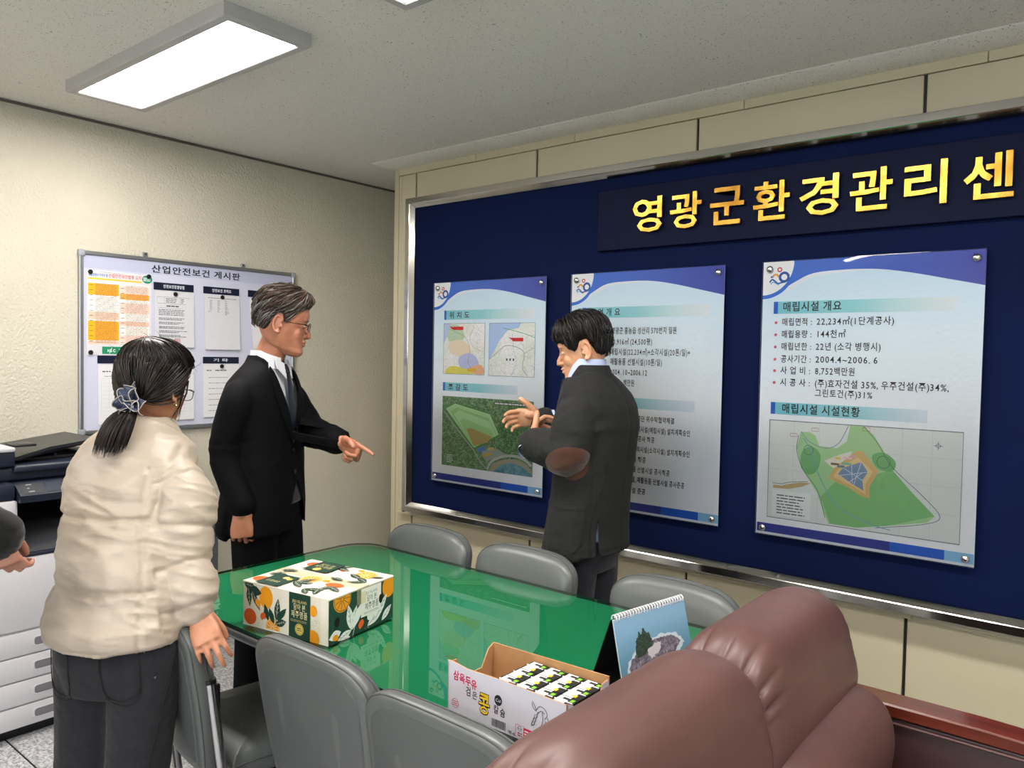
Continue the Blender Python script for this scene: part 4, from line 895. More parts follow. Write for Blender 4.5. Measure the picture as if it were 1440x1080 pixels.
for i in range(4):
    for j in range(3):
        x = 2.99+mw/2-.006-pw/2-(3-i)*(pw+.0022); y = 1.255-md/2+.006+pd/2+j*(pd+.0024)
        lb = 'black and white soy milk pack in the case, %s row, %s' % (rows_[j], cols_[i])
        if pk is None:
            pk = thing('milk_pack', lb, 'carton', (x, y, TZ+.0035), 0, 'soy milk packs in the open case')
            mk('carton', G().rbox((-pw/2, -pd/2, 0), (pw/2, pd/2, ph), .0015, 1), M['pack_black'], pk)
            S = Sheet(.0001); S.rect(0, 0, pw, pd*1.0, 'f2f2ee'); S.up(); S.rect(pw*.62, 0, pw, pd, '1a1c1a'); S.rect(0, 0, pw*.08, pd, '1a1c1a'); S.up(); S.disc(pw*.42, pd*.55, .006, 'b8bcb8', 12); S.rect(pw*.5, pd*.70, pw*.72, pd*.92, 'd8b424'); S.rect(pw*.45, pd*.38, pw*.58, pd*.46, 'c03440')
            S.rect(pw*.72, pd*.12, pw*.92, pd*.36, '6fae2c'); S.rect(pw*.3, pd*.1, pw*.62, pd*.30, '2a2c2a'); S.scribble(pw*.1, pd*.05, pw*.3, pd*.9, 5, 'c8ccc8', .4)
            g2 = G().ext(S.g, Matrix.Translation((-pw/2, pd/2, ph+.0002)) @ Matrix.Rotation(-PI/2, 4, 'X')); mk('printed_top', g2, S.mats, pk, smooth=False)
            mk('folded_seam', G().rbox((-pw/2+.001, -.0006, ph), (pw/2-.001, .0012, ph+.0022), .0004, 1), M['pack_white'], pk)
            S = Sheet(.0001); S.disc(pd*.68, .030, .009, 'e8dcd8', 16); S.up(); S.disc(pd*.70, .032, .004, 'e09aa0', 10); leaf(S, pd*.25, .05, .03, -1.3, '6fae2c', .4); S.rect(pd*.1, .012, pd*.5, .018, '7fb83c')
            g2 = G().ext(S.g, Matrix.Translation((pw/2+.0001, -pd/2, ph)) @ Matrix.Rotation(PI/2, 4, 'Z')); mk('printed_side', g2, S.mats, pk, smooth=False)
        else:
            c = copy_tree(pk); c.location = (x, y, TZ+.0035); c['label'] = lb

# ------------------------------------------------------------------ desk calendar
cal = thing('desk_calendar', 'spiral-bound tent desk calendar with a photograph of a rocky islet', 'calendar', (3.062, 1.632, TZ), math.radians(80))
# local x along the spine, +... front panel faces local -y
cw, chh = .262, .160
def panel(y0, z0, y1, z1, t_): 
    return G().loft([[(-cw/2, y0, z0), (cw/2, y0, z0), (cw/2, y0+t_, z0), (-cw/2, y0+t_, z0)], [(-cw/2, y1, z1), (cw/2, y1, z1), (cw/2, y1+t_, z1), (-cw/2, y1+t_, z1)]], 0, True)
M['cal_black'] = mat('black_card_stand', (.02, .02, .022), .6); M['cal_paper'] = mat('calendar_paper', (.80, .84, .88), .35)
fy, by = -.040, .058
mk('stand_back', panel(by, .001, .002, chh-.004, .002), M['cal_black'], cal, smooth=False)
mk('stand_front', panel(fy+.0015, .001, -.002, chh-.004, .0015), M['cal_black'], cal, smooth=False)
mk('base_strip', G().box((-cw/2+.004, fy+.004, 0), (cw/2-.004, by, .0015)), M['cal_black'], cal)
ang = math.atan2(-fy-.002, chh-.006)
pages = mk('pages', panel(fy-.0028, .002, -.0048, chh-.003, .003), M['cal_paper'], cal, smooth=False)
def m_sea():
    t = NT('printed_sea'); c = t.n('ShaderNodeTexCoord'); sx = t.n('ShaderNodeSeparateXYZ'); t.l(c.outputs['Object'], sx.inputs[0]); mr = t.n('ShaderNodeMapRange'); mr.inputs[1].default_value = 0; mr.inputs[2].default_value = .16
    t.l(sx.outputs[2], mr.inputs[0]); t.l(t.ramp(mr.outputs[0], [(0, '4f6f88'), (.45, '6d9ab4'), (.8, '86b2cf'), (1, '8fb6d4')]), t.b.inputs[0]); t.b.inputs['Roughness'].default_value = .3; return t.m
M['sea'] = m_sea()
M['rock'] = (lambda t: (t.l(t.ramp(t.noise(t.coord(), 120, 5, .8), [(.35, '3f3946'), (.5, '6d6474'), (.66, 'b4aeb4')]), t.b.inputs[0]), t.m)[1])(NT('printed_rock'))
M['trees'] = (lambda t: (t.l(t.ramp(t.noise(t.coord(), 200, 4, .8), [(.4, '1d2a22'), (.6, '45584a')]), t.b.inputs[0]), t.m)[1])(NT('printed_trees'))
S = Sheet(.00015); S.rect(0, 0, cw, chh-.004, M['sea']); S.up()
rn = random.Random(5)
def rag(pts, a=.0022): return [(p[0]+rn.uniform(-a, a), p[1]+rn.uniform(-a, a)) for p in smooth_closed(pts, 6)]
S.poly(rag([(.02, .115), (.05, .085), (.085, .068), (.13, .062), (.175, .064), (.215, .075), (.235, .095), (.20, .12), (.16, .140), (.10, .150), (.05, .150)], .003), 'c6d4da'); S.up()
S.poly(rag([(.028, .115), (.055, .088), (.09, .072), (.13, .067), (.17, .069), (.205, .078), (.222, .095), (.19, .115), (.15, .135), (.10, .145), (.05, .145)], .003), M['rock']); S.up()
S.poly(rag([(.06, .096), (.064, .060), (.072, .052), (.078, .040), (.086, .048), (.094, .035), (.102, .046), (.112, .050), (.120, .068), (.118, .080), (.09, .094)], .002), M['trees']); S.up()
S.poly(rag([(.10, .090), (.13, .078), (.15, .082), (.135, .10), (.11, .108)], .003), 'c9c4c8')
g2 = G().ext(S.g, Matrix.Translation((-cw/2, -.0052, chh-.0035)) @ Matrix.Rotation(-ang, 4, 'X')); mk('printed_photo', g2, S.mats, cal, smooth=False)
g = G()
for k in range(26):
    x = -cw/2+.008+k*(cw-.016)/25
    for q in (-.0012, .0012):
        g.tube([(x+q, -.001+.0075*math.cos(a), chh-.001+.0085*math.sin(a)) for a in np.linspace(-2.8, 3.2, 11)], .00115, 5)
mk('spiral_binding', g, mat('white_coated_wire', (.86, .86, .88), .3), cal)

# ------------------------------------------------------------------ multifunction copier
M['cop_white'] = mat('copier_white_plastic', (.77, .765, .78), .42, var=.01); M['cop_navy'] = mat('copier_navy_plastic', (.10, .125, .19), .42); M['cop_dark'] = mat('copier_charcoal_plastic', (.14, .145, .165), .38); M['cop_black'] = mat('copier_black_plastic', (.012, .012, .014), .5); M['cop_screen'] = mat('copier_screen', (.20, .225, .27), .2, spec=.8)
gcp_m = mat('copier_grey_tray', (.34, .35, .37), .4)
cp = thing('copier', 'white and navy office copier with four paper drawers', 'copier', (.40, 1.13, 0))
def C_(nm, a, b, m, r=.006, seg=2, par=None):
    g = G().rbox(a, b, r, seg); g.v = [q-np.array([.40, 1.13, 0]) for q in g.v]; return mk(nm, g, m, par or cp, ang=40)
YL, YR, XF, XB = .80, 1.44, .70, .08
C_('body', (XB, YL, .045), (XF-.012, YR, .700), M['cop_white'], .01)
C_('plinth', (XB+.02, YL+.02, .0), (XF-.05, YR-.02, .046), M['cop_black'], .004)
zs = [.050, .136, .231, .326, .419]
for k in range(4):
    z0, z1 = zs[k]+.002, zs[k+1]-.003
    d = C_('drawer', (XF-.03, YL, z0), (XF, YR, z1), M['cop_white'], .004)
    zc = (z0+z1)/2
    g = G().loft([[(XF+.0004+dx, 1.20+a[0]*s_, zc+a[1]*s_) for a in rr2(.165, .036, .012, 4)] for s_, dx in ((1.04, 0), (1.0, .0018), (.92, .0018), (.9, -.001))], 0, False); g.v = [q-np.array([.40, 1.13, 0]) for q in g.v]; mk('handle_rim', g, M['cop_white'], d)
    g = G().loft([[(XF+.0006, 1.20+a[0], zc+a[1]) for a in rr2(.150, .030, .010, 4)], [(XF+.0008, 1.20+a[0]*.98, zc+a[1]*.96) for a in rr2(.150, .030, .010, 4)]], 0, True); g.v = [q-np.array([.40, 1.13, 0]) for q in g.v]; mk('handle_recess', g, mat('drawer_recess', (.44, .43, .45), .5) if k == 0 else bpy.data.materials['drawer_recess'], d)
    C_('size_dial', (XF, .985, zc-.008), (XF+.002, .998, zc+.008), M['cop_navy'], .001, 1, d)
C_('front_door', (XF-.03, YL, .424), (XF, YR, .702), M['cop_white'], .006)
C_('front_strip', (XF-.035, 1.0, .702), (XF+.001, YR, .716), M['cop_navy'], .003)
C_('output_back', (XB, YL, .70), (XB+.05, YR, .93), M['cop_black'])
C_('output_wall', (XB, 1.40, .70), (XF-.03, YR, .93), M['cop_dark'])
g = G().loft([[(XB+.05, 1.08, .715), (XF-.02, 1.08, .715), (XF-.02, 1.08, .722), (XB+.05, 1.08, .79)], [(XB+.05, 1.41, .715), (XF-.02, 1.41, .715), (XF-.02, 1.41, .75), (XB+.05, 1.41, .83)]], 0, True); g.v = [q-np.array([.40, 1.13, 0]) for q in g.v]; mk('output_tray', g, gcp_m, cp, smooth=False)
C_('side_tower', (XB, YL, .70), (XF, 1.072, .922), M['cop_white'], .01)
C_('tower_lid', (XB, YL, .922), (XF-.004, 1.066, .988), M['cop_navy'], .012)
C_('vent_slot', (XF-.06, .98, .987), (XF-.03, 1.03, .990), M['cop_black'], .001, 1)
g = G().loft([[(XF-.14, y, .915), (XF+.028, y, .915), (XF+.032, y, .942), (XF-.04, y, .984), (XF-.14, y, .992)] for y in (1.070, YR)], 0, True); g.v = [q-np.array([.40, 1.13, 0]) for q in g.v]; pn = mk('control_panel', g, M['cop_navy'], cp, ang=25)
def onpanel(y0, y1, s0, s1, m, nm, h=.0012):
    a = np.array([XF+.032, .942]); b = np.array([XF-.04, .984]); n = np.array([.042, .072]); n = n/np.linalg.norm(n)
    p, q = a+(b-a)*s0, a+(b-a)*s1
    R = [[(p[0]+n[0]*d, y, p[1]+n[1]*d) for y in (y0, y1)]+[(q[0]+n[0]*d, y, q[1]+n[1]*d) for y in (y1, y0)] for d in (-.001, h)]
    g = G().loft(R, 0, True); g.v = [v-np.array([.40, 1.13, 0]) for v in g.v]; return mk(nm, g, m, pn, smooth=False)
onpanel(1.165, 1.38, .12, .86, M['cop_screen'], 'touch_screen'); onpanel(1.085, 1.150, .10, .90, M['cop_dark'], 'key_plate')
for k in range(3): onpanel(1.103, 1.111+.012*(k != 1), .22+.25*k, .28+.25*k, flat('8a9098'), 'key', .002)
C_('neck', (XB, 1.06, .93), (XF-.10, YR, 1.01), M['cop_dark'])
C_('scanner_bed', (XB, YL, .988), (XF-.055, YR, 1.045), M['cop_navy'], .012, 3)
C_('scanner_lip', (XF-.20, 1.07, 1.022), (XF-.03, YR, 1.05), M['cop_navy'], .008, 3)
C_('feeder_head', (XB, YL, 1.045), (XF-.03, 1.075, 1.108), M['cop_navy'], .012, 3)
C_('feeder_cap', (XB+.04, YL, 1.103), (XF-.02, 1.072, 1.122), M['cop_white'], .008, 2)
C_('feeder_body', (XB+.02, 1.06, 1.045), (XF-.16, YR, 1.062), M['cop_black'], .004)
for (nm, A, B, zz, th_) in (('feeder_tray', [(XB+.10, 1.065), (XF-.07, 1.065), (XF-.10, 1.22), (XF-.17, YR-.005), (XB+.10, YR-.01)], 0, 1.095, .012),):
    def zt(x, y): return 1.072+.056*min(1, max(0, (y-1.10)/.2))-(.008 if y > 1.4 else 0)
    g = G(); n = len(A); g.add([(x, y, zt(x, y)-th_) for x, y in A]+[(x, y, zt(x, y)) for x, y in A], [tuple(range(n-1, -1, -1)), tuple(range(n, 2*n))]+[(i, (i+1) % n, (i+1) % n+n, i+n) for i in range(n)]); g.v = [v-np.array([.40, 1.13, 0]) for v in g.v]
    mk(nm, g, M['cop_dark'], cp, smooth=False)
for y in (1.16, 1.25, 1.34): C_('tray_rib', (XB+.14, y, 1.062), (XF-.14, y+.006, 1.075), M['cop_dark'], .001, 1)
C_('paper_guide', (XF-.19, 1.09, 1.112), (XF-.10, 1.17, 1.122), M['cop_dark'], .002)

# grey steel cabinet standing against the left wall behind the woman
gc = thing('steel_cabinet', 'low grey steel cabinet against the left wall, one edge showing beside the black suit', 'cabinet', (.20, 1.76, 0))
gc_m = mat('grey_cabinet_paint', (.36, .37, .39), .45)
mk('body', G().rbox((-.19, -.31, .02), (.19, .305, .64), .004, 2), gc_m, gc)
for s_ in (-1, 1):
    d = mk('door', G().rbox((.188, (-.304 if s_ < 0 else .002), .04), (.203, (-.002 if s_ < 0 else .298), .645), .003, 1), gc_m, gc)
    mk('handle', G().rbox((.203, s_*.03-.006, .36), (.214, s_*.03+.006, .44), .003, 2), M['alu'], d)
mk('plinth', G().box((-.18, -.29, 0), (.17, .29, .022)), M['cop_black'], gc)
# ------------------------------------------------------------------ people: tools
from mathutils.bvhtree import BVHTree
def frame(pos, fwd, up=(0, 0, 1), sc=1.0):
    y = Vector(fwd).normalized(); z = Vector(up); z = (z-y*z.dot(y)).normalized(); x = y.cross(z)
    return Matrix(((x.x*sc, y.x*sc, z.x*sc, pos[0]), (x.y*sc, y.y*sc, z.y*sc, pos[1]), (x.z*sc, y.z*sc, z.z*sc, pos[2]), (0, 0, 0, 1)))
def X3(m, p): return np.array(m @ Vector(p))
def remesh(g, voxel, it=3, fac=.5):
    me = mesh_of('tmp', g, [M['panel']], True, 0); o = bpy.data.objects.new('tmp', me); COL.objects.link(o)
    r = o.modifiers.new('r', 'REMESH'); r.mode = 'VOXEL'; r.voxel_size = voxel; r.use_smooth_shade = True
    if it: s = o.modifiers.new('s', 'SMOOTH'); s.factor = fac; s.iterations = it
    dg = bpy.context.evaluated_depsgraph_get(); m2 = bpy.data.meshes.new_from_object(o.evaluated_get(dg))
    bpy.data.objects.remove(o); bpy.data.meshes.remove(me); return m2
def verts(me): a = np.empty(len(me.vertices)*3); me.vertices.foreach_get('co', a); return a.reshape(-1, 3)
def norms(me): a = np.empty(len(me.vertices)*3); me.vertices.foreach_get('normal', a); return a.reshape(-1, 3)
def setv(me, V): me.vertices.foreach_set('co', V.ravel()); me.update()
def faces4(me):
    n = len(me.polygons); ls = np.empty(n, int); lt = np.empty(n, int); me.polygons.foreach_get('loop_start', ls); me.polygons.foreach_get('loop_total', lt)
    li = np.empty(len(me.loops), int); me.loops.foreach_get('vertex_index', li); return ls, lt, li
def submesh(name, me, keepf, off=0.0, V=None, N=None, smooth=14):
    """keep some faces; optionally pushed out along the normals"""
    ls, lt, li = faces4(me); V = verts(me) if V is None else V; N = norms(me) if N is None else N
    F = [li[s:s+t] for s, t, k in zip(ls, lt, keepf) if k]
    if not F: F = [li[ls[0]:ls[0]+lt[0]]]
    used = np.unique(np.concatenate(F)); mp = np.full(len(V), -1); mp[used] = np.arange(len(used))
    P_ = V[used]+N[used]*off; F2 = [mp[f] for f in F]; ec = {}
    for f in F2:
        for i in range(len(f)):
            k_ = (min(f[i-1], f[i]), max(f[i-1], f[i])); ec[k_] = ec.get(k_, 0)+1
    B = np.array([k_ for k_, c in ec.items() if c == 1]).reshape(-1, 2)
    if len(B):
        bv = np.unique(B)
        for _ in range(smooth):
            S_s = np.zeros_like(P_); ct = np.zeros(len(P_)); np.add.at(S_s, B[:, 0], P_[B[:, 1]]); np.add.at(S_s, B[:, 1], P_[B[:, 0]]); np.add.at(ct, B[:, 0], 1); np.add.at(ct, B[:, 1], 1)
            P_[bv] = P_[bv]*.4+S_s[bv]/ct[bv][:, None]*.6
    m = bpy.data.meshes.new(name); m.from_pydata(P_.tolist(), [], [f.tolist() for f in F2])
    m.polygons.foreach_set('use_smooth', [True]*len(F)); m.update(); return m
def fcent(me):
    ls, lt, li = faces4(me); V = verts(me); return V[li[ls]]*.5+V[li[ls+2]]*.5 if (lt >= 3).all() else V[li[ls]]
def vnoise(V, freq, seed=0, n=9, warp=1.2, aniso=None):
    r = np.random.default_rng(seed); out = np.zeros(len(V)); W = V if aniso is None else V*np.array(aniso)
    for k in range(n):
        d = r.normal(size=3); d /= np.linalg.norm(d); e = r.normal(size=3); e /= np.linalg.norm(e); f_ = freq*(.6+.9*r.random())
        out += np.sin(W@d*f_+r.random()*6+warp*np.sin(W@e*f_*.7+r.random()*6))
    return out/n
def ridged(V, freq, seed=0, aniso=None, n=4):
    a = sum(1-np.abs(vnoise(V, freq, seed+10*k, 4, 1.6, aniso))*2.2 for k in range(n))/n
    return np.clip(a, -1, 1)
def seg_d(V, a, b):
    a = np.array(a); b = np.array(b); ab = b-a; t = np.clip((V-a)@ab/(ab@ab), 0, 1); return np.linalg.norm(V-(a+t[:, None]*ab), axis=1), t
def obj_w(name, me, mats, parent, label=None):      # mesh already in world coordinates under a thing with a plain location
    V = verts(me)-np.array(ORG[parent.name]); setv(me, V)
    me.materials.clear()
    for m_ in (mats if isinstance(mats, (list, tuple)) else [mats]): me.materials.append(m_)
    o = bpy.data.objects.new(name, me); COL.objects.link(o); o.parent = parent; return tag(o, label)
ORG = {}
def person(label, loc):
    t = thing('person', label, 'person', loc); ORG[t.name] = tuple(loc); return t
def gw(name, g, mats, parent, smooth=True, ang=40, label=None, sub=None):
    g.v = [a-np.array(ORG[parent.name]) for a in g.v]; o = mk(name, g, mats, parent if sub is None else sub, smooth, ang); return tag(o, label)
def under(o, par):       # move a part below another part of the same thing (both sit at the thing's origin)
    o.parent = par; return o
# --- head in its own frame: x right, y forward, z up, origin at eye height
HZ = [(-.119, .040, .066, .016), (-.113, .018, .080, .030), (-.100, -.010, .087, .041), (-.085, -.045, .084, .050), (-.070, -.062, .084, .057), (-.055, -.072, .083, .062), (-.040, -.080, .081, .066), (-.020, -.089, .080, .070), (0, -.097, .079, .073),
      (.020, -.102, .088, .0755), (.040, -.104, .090, .077), (.060, -.101, .085, .075), (.080, -.092, .072, .069), (.098, -.074, .052, .056), (.110, -.050, .028, .038), (.117, -.025, .002, .018)]
def head_rings(f=1.0, jaw=1.0):
    R = []
    for z, yb, yf, w_ in HZ:
        if z < -.03: w_ = w_*jaw
        c = -.012 if z > -.09 else (yb+yf)/2; q = []
        for k in range(40):
            a = 2*PI*k/40; cx_, sx_ = math.cos(a), math.sin(a); p = .90
            x = w_*math.copysign(abs(cx_)**p, cx_); y = c+(yf-c if sx_ > 0 else c-yb)*math.copysign(abs(sx_)**(.86 if sx_ > 0 else .95), sx_)
            q.append((x, y, z))
        R.append(q)
    return R
def head_geo(g, X, ears=True, nose=1.0, jaw=1.0, lips=1.0):
    g.loft(head_rings(1, jaw), 0, True, X)
    # nose
    g.tube([(0, .078, .014), (0, .084, -.008), (0, .092+.004*nose, -.026), (0, .0945+.005*nose, -.0345), (0, .084, -.042)], [.0070, .0078, .0092, .0092, .007], 10, X=X, round_=True)
    for s_ in (-1, 1):
        g.ell((s_*.0105, .087, -.0375), (.0070, .0090, .0062), X=X, nu=10, nv=8)
        g.ell((s_*.030, .071, .024), (.020, .014, .007), X=X, nu=12, nv=8)           # brow
        g.ell((s_*.034, .050, -.030), (.024, .024, .030), X=X, nu=12, nv=8)          # cheek
        g.ell((s_*.031, .0655, .001), (.0165, .0120, .0115), X=X, nu=12, nv=8)       # lid mass
        if ears:
            c = np.array((s_*.0745, -.014, -.008)); q = []
            for a in np.linspace(-1.75, 2.7, 14): q.append(c+np.array((s_*(.0125-.006*max(0, math.cos(a-2.6))), -.004-.0165*math.cos(a+.15)-.010*math.sin(a)*.35, .030*math.sin(a))))
            g.tube(q, [.0046]*14, 8, X=X, round_=True)
            g.ell(c+np.array((s_*.0045, -.005, .002)), (.0050, .0150, .026), X=X, nu=12, nv=8); g.ell(c+np.array((s_*.008, .001, -.029)), (.0055, .0075, .010), X=X, nu=10, nv=8)
            g.ell(c+np.array((s_*.006, .011, -.006)), (.006, .0045, .0065), X=X, nu=10, nv=6)
    g.ell((0, .0840, -.0570), (.0235*lips, .0105, .0050), X=X, nu=14, nv=8); g.ell((0, .0820, -.0695), (.0205*lips, .0105, .0058), X=X, nu=14, nv=8)
    g.ell((0, .070, -.100), (.020, .017, .014), X=X, nu=12, nv=8)
HB = None
def head_bvh():
    global HB
    if HB is None:
        g = G().loft(head_rings(), 0, True); HB = BVHTree.FromPolygons([tuple(v) for v in g.arr()], [tuple(f) for f in g.f])
    return HB
HC = Vector((0, -.012, .018))
def head_r(d):
    h = head_bvh().ray_cast(HC+Vector(d)*.3, -Vector(d)); return (h[0]-HC).length if h[0] is not None else .09
def smst(x): x = min(1, max(0, x)); return x*x*(3-2*x)
def hair(parent, X, line, thick, mats, name='hair', tilt=-25, clump=.0025, locks=500, seed=1, lock_len=.07, lock_r=.0030, fly=.006, swirl=.3, nu=150, nv=64, matf=None, soft=9.0):
    """line(az)->lowest elevation in degrees (az 0 = face, 180 = nape); thick(az,el)->thickness"""
    T_ = Matrix.Rotation(math.radians(tilt), 3, 'X'); rn = random.Random(seed)
    ph = [rn.random()*6.3 for _ in range(12)]
    def point(th, la, extra=0):
        # th: angle round the crown, la: angle from the crown
        th2 = th+swirl*la
        d = T_ @ Vector((math.sin(la)*math.sin(th2), math.sin(la)*math.cos(th2), math.cos(la)))
        az = math.degrees(math.atan2(d.x, d.y)); el = math.degrees(math.asin(max(-1, min(1, d.z))))
        m_ = (el-line(az))/soft; point.ae = (az, el)
        r = head_r(d); t_ = thick(az, el)*smst(m_+.35)
        cl = sum(math.sin(k*th+ph[i]+2.2*math.sin(la*(2+i*.4)+ph[i+1])) for i, k in enumerate((11, 17, 29, 43, 61)))/5*smst(la*1.6)
        rr = r+t_+clump*cl*smst(m_+.2)+extra-.003*(1-smst(m_+.8))
        return HC+d*rr, m_
    g = G(); V = []; K_ = []
    for j in range(nv+1):
        la = .02+(2.45-.02)*j/nv
        for i in range(nu):
            p, m_ = point(2*PI*i/nu, la); V.append(p[:]); K_.append(m_)
    F = []
    for j in range(nv):
        for i in range(nu):
            a, b = j*nu+i, j*nu+(i+1) % nu
            if max(K_[a], K_[b], K_[a+nu], K_[b+nu]) > -.35: F.append((a, a+nu, b+nu, b))
    F.append(tuple(range(nu)))
    g.add(V, F, 0, X)
    for _ in range(locks):
        th = rn.random()*2*PI; la0 = (rn.random()**.7)*1.9; L_ = lock_len*(.6+.8*rn.random())/.1; pts = []; n = 7; pae = (0, 60); ex = .001+fly*rn.random()**2; dr = rn.uniform(-.25, .25)
        ok = True
        for k in range(n):
            la = la0+L_*k/(n-1); p, m_ = point(th+dr*(k/(n-1))**2*min(1, .6/max(.2, math.sin(la))), la, ex*math.sin(PI*(.15+.75*k/(n-1))) + (ex*.6 if k > n-3 else 0))
            if m_ < -.6: break
            if k == 3: pae = point.ae
            pts.append(np.array(p))
        if len(pts) < 4: continue
        m = len(pts); rad = [lock_r*(math.sin(PI*(.12+.80*q/(m-1))))**.7 for q in range(m)]; rad[-1] = .0004
        g.tube(pts, rad, 5, mi=(matf(*pae, rn) if matf else rn.randrange(len(mats))), X=X, el=.5, caps=False)
    return gw(name, g, mats, parent, ang=0)
# --- hand in its own frame: y along the fingers, z out of the back, thumb towards x*side
def hand_geo(g, X, side, curl, splay=(.10, .03, -.05, -.14), thumb=((.75, -.25), (.5, -.2)), sc=1.0, lens=(.066, .074, .069, .054)):
    """curl: 4 x (knuckle, middle, tip) in degrees; side=-1 for a right hand"""
    k = sc; s_ = side
    R = []
    for y, w_, t_, zc, xo in ((-.050, .026, .0205, 0, 0), (-.02, .0265, .0195, 0, 0), (0, .028, .018, 0, 0), (.025, .035, .0165, -.001, .002), (.055, .041, .0150, 0, .001), (.080, .0415, .0130, .001, 0), (.094, .038, .0105, .001, 0)):
        R.append([((xo*s_+w_*math.copysign(abs(math.cos(a))**.8, math.cos(a)))*k, y*k, (zc+t_*math.copysign(abs(math.sin(a))**.85, math.sin(a)))*k) for a in np.linspace(0, 2*PI, 20, endpoint=False)])
    g.loft(R, 0, True, X)
    g.ell((s_*.022*k, .030*k, -.012*k), (.017*k, .030*k, .014*k), X=X, nu=12, nv=8)
    xs_ = (.0305, .0105, -.0100, -.0295); ys_ = (.086, .091, .087, .078); ra = (.0096, .0099, .0094, .0084); out = []
    for f_ in range(4):
        p = np.array([xs_[f_]*s_, ys_[f_]-.012, .0005])*k; a = 0; sp_ = splay[f_]*s_; L_ = lens[f_]; pts = [p.copy()]; rr = [ra[f_]*1.0*k]
        for j, fr in enumerate((.47, .29, .24)):
            a += math.radians(curl[f_][j]); L1 = L_*fr*1.12*k+(.012*k if j == 0 else 0)
            for q in (1, 2):
                p = p+np.array([math.sin(sp_)*math.cos(a), math.cos(sp_)*math.cos(a), -math.sin(a)])*L1/2; pts.append(p.copy()); rr.append(ra[f_]*(1.0-.06*(j*2+q))*k*(1.04 if q == 2 and j < 2 else 1))
        g.tube(pts, rr, 10, X=X, round_=True, up=(0, 0, 1)); out.append((pts[-1], pts[-2]))
    p = np.array([s_*.026, .012, -.006])*k; pts = [p.copy()]; rr = [.0145*k]
    (ax_, az_), (bx_, bz_) = thumb
    for d_, L1, r_ in (((ax_*s_, .72, az_), .036, .0125), ((ax_*s_*.9, .80, az_), .022, .0115), ((bx_*s_, .85, bz_), .018, .0112), ((bx_*s_, .9, bz_), .012, .0095)):
        d_ = np.array(d_); d_ /= np.linalg.norm(d_); p = p+d_*L1*k; pts.append(p.copy()); rr.append(r_*k)
    g.tube(pts, rr, 10, X=X, round_=True)
    return out
def ring(c, rx, ry, n=36, e=.9): return [(c[0]+rx*math.copysign(abs(math.cos(a))**e, math.cos(a)), c[1]+ry*math.copysign(abs(math.sin(a))**e, math.sin(a)), c[2]) for a in np.linspace(0, 2*PI, n, endpoint=False)]
def skin_mat(name, col, col2):
    t = NT(name); v = t.coord(); t.l(t.ramp(t.noise(v, 22, 3), [(.35, col), (.65, col2)]), t.b.inputs[0]); t.b.inputs['Roughness'].default_value = .46
    t.b.inputs['Subsurface Weight'].default_value = .12; t.b.inputs['Subsurface Radius'].default_value = (.012, .004, .002); t.b.inputs['Subsurface Scale'].default_value = .5
    t.bump(t.noise(v, 260, 3, .6), .12, .0006); return t.m
def hair_mats(pfx, cols, rough=.38):
    out = []
    for i, c in enumerate(cols):
        t = NT('%s_hair_%d' % (pfx, i)); v = t.coord((1, 1, .25)); l0 = lin(c); d = tuple(x*.55 for x in l0[:3])+(1,); e = tuple(min(1, x*1.5) for x in l0[:3])+(1,)
        t.l(t.ramp(t.noise(v, 160, 3, .7), [(.3, d), (.7, e)]), t.b.inputs[0]); t.b.inputs['Roughness'].default_value = rough; t.b.inputs['Specular IOR Level'].default_value = .28
        t.bump(t.noise(v, 420, 2, .6), .35, .0015); out.append(t.m)
    return out
def cloth_mat(name, col, rough=.8, fine=700, bump=.25, var=.06, sheen=.0, spec=.3, wv=0, wstr=.35):
    t = NT(name); v = t.coord(); c = lin(col); d = tuple(x*(1-var) for x in c[:3])+(1,); e = tuple(min(1, x*(1+var)) for x in c[:3])+(1,)
    t.l(t.ramp(t.noise(v, 30, 3), [(.3, d), (.7, e)]), t.b.inputs[0]); t.b.inputs['Roughness'].default_value = rough; t.b.inputs['Specular IOR Level'].default_value = spec
    if sheen: t.b.inputs['Sheen Weight'].default_value = sheen; t.b.inputs['Sheen Roughness'].default_value = .5
    a = t.bump(t.noise(v, fine, 2, .7), bump, .0008)
    if wv: t.bump(t.noise(v, wv, 4, .55), wstr, .015, a)
    return t.m
M['eye_white'] = mat('eye_white', (.80, .77, .74), .2); M['iris'] = mat('dark_iris', (.06, .04, .03), .15)
def eyes(parent, X):
    for s_ in (-1, 1):
        e = gw('eye', G().ell((s_*.031, .0700, .0005), (.0108, .0098, .0062), X=X, nu=14, nv=10), M['eye_white'], parent)
        gw('iris', G().ell((s_*.031, .0755, .0005), (.0052, .0048, .0052), X=X, nu=12, nv=8), M['iris'], parent, sub=e)
def brows(parent, X, m_):
    for s_ in (-1, 1):
        g = G().tube([(s_*.014, .0865, .020), (s_*.026, .0855, .0245), (s_*.040, .0765, .0245), (s_*.050, .066, .019)], [.0022, .0032, .0030, .0012], 6, X=X, el=.6)
        gw('eyebrow', g, m_, parent)
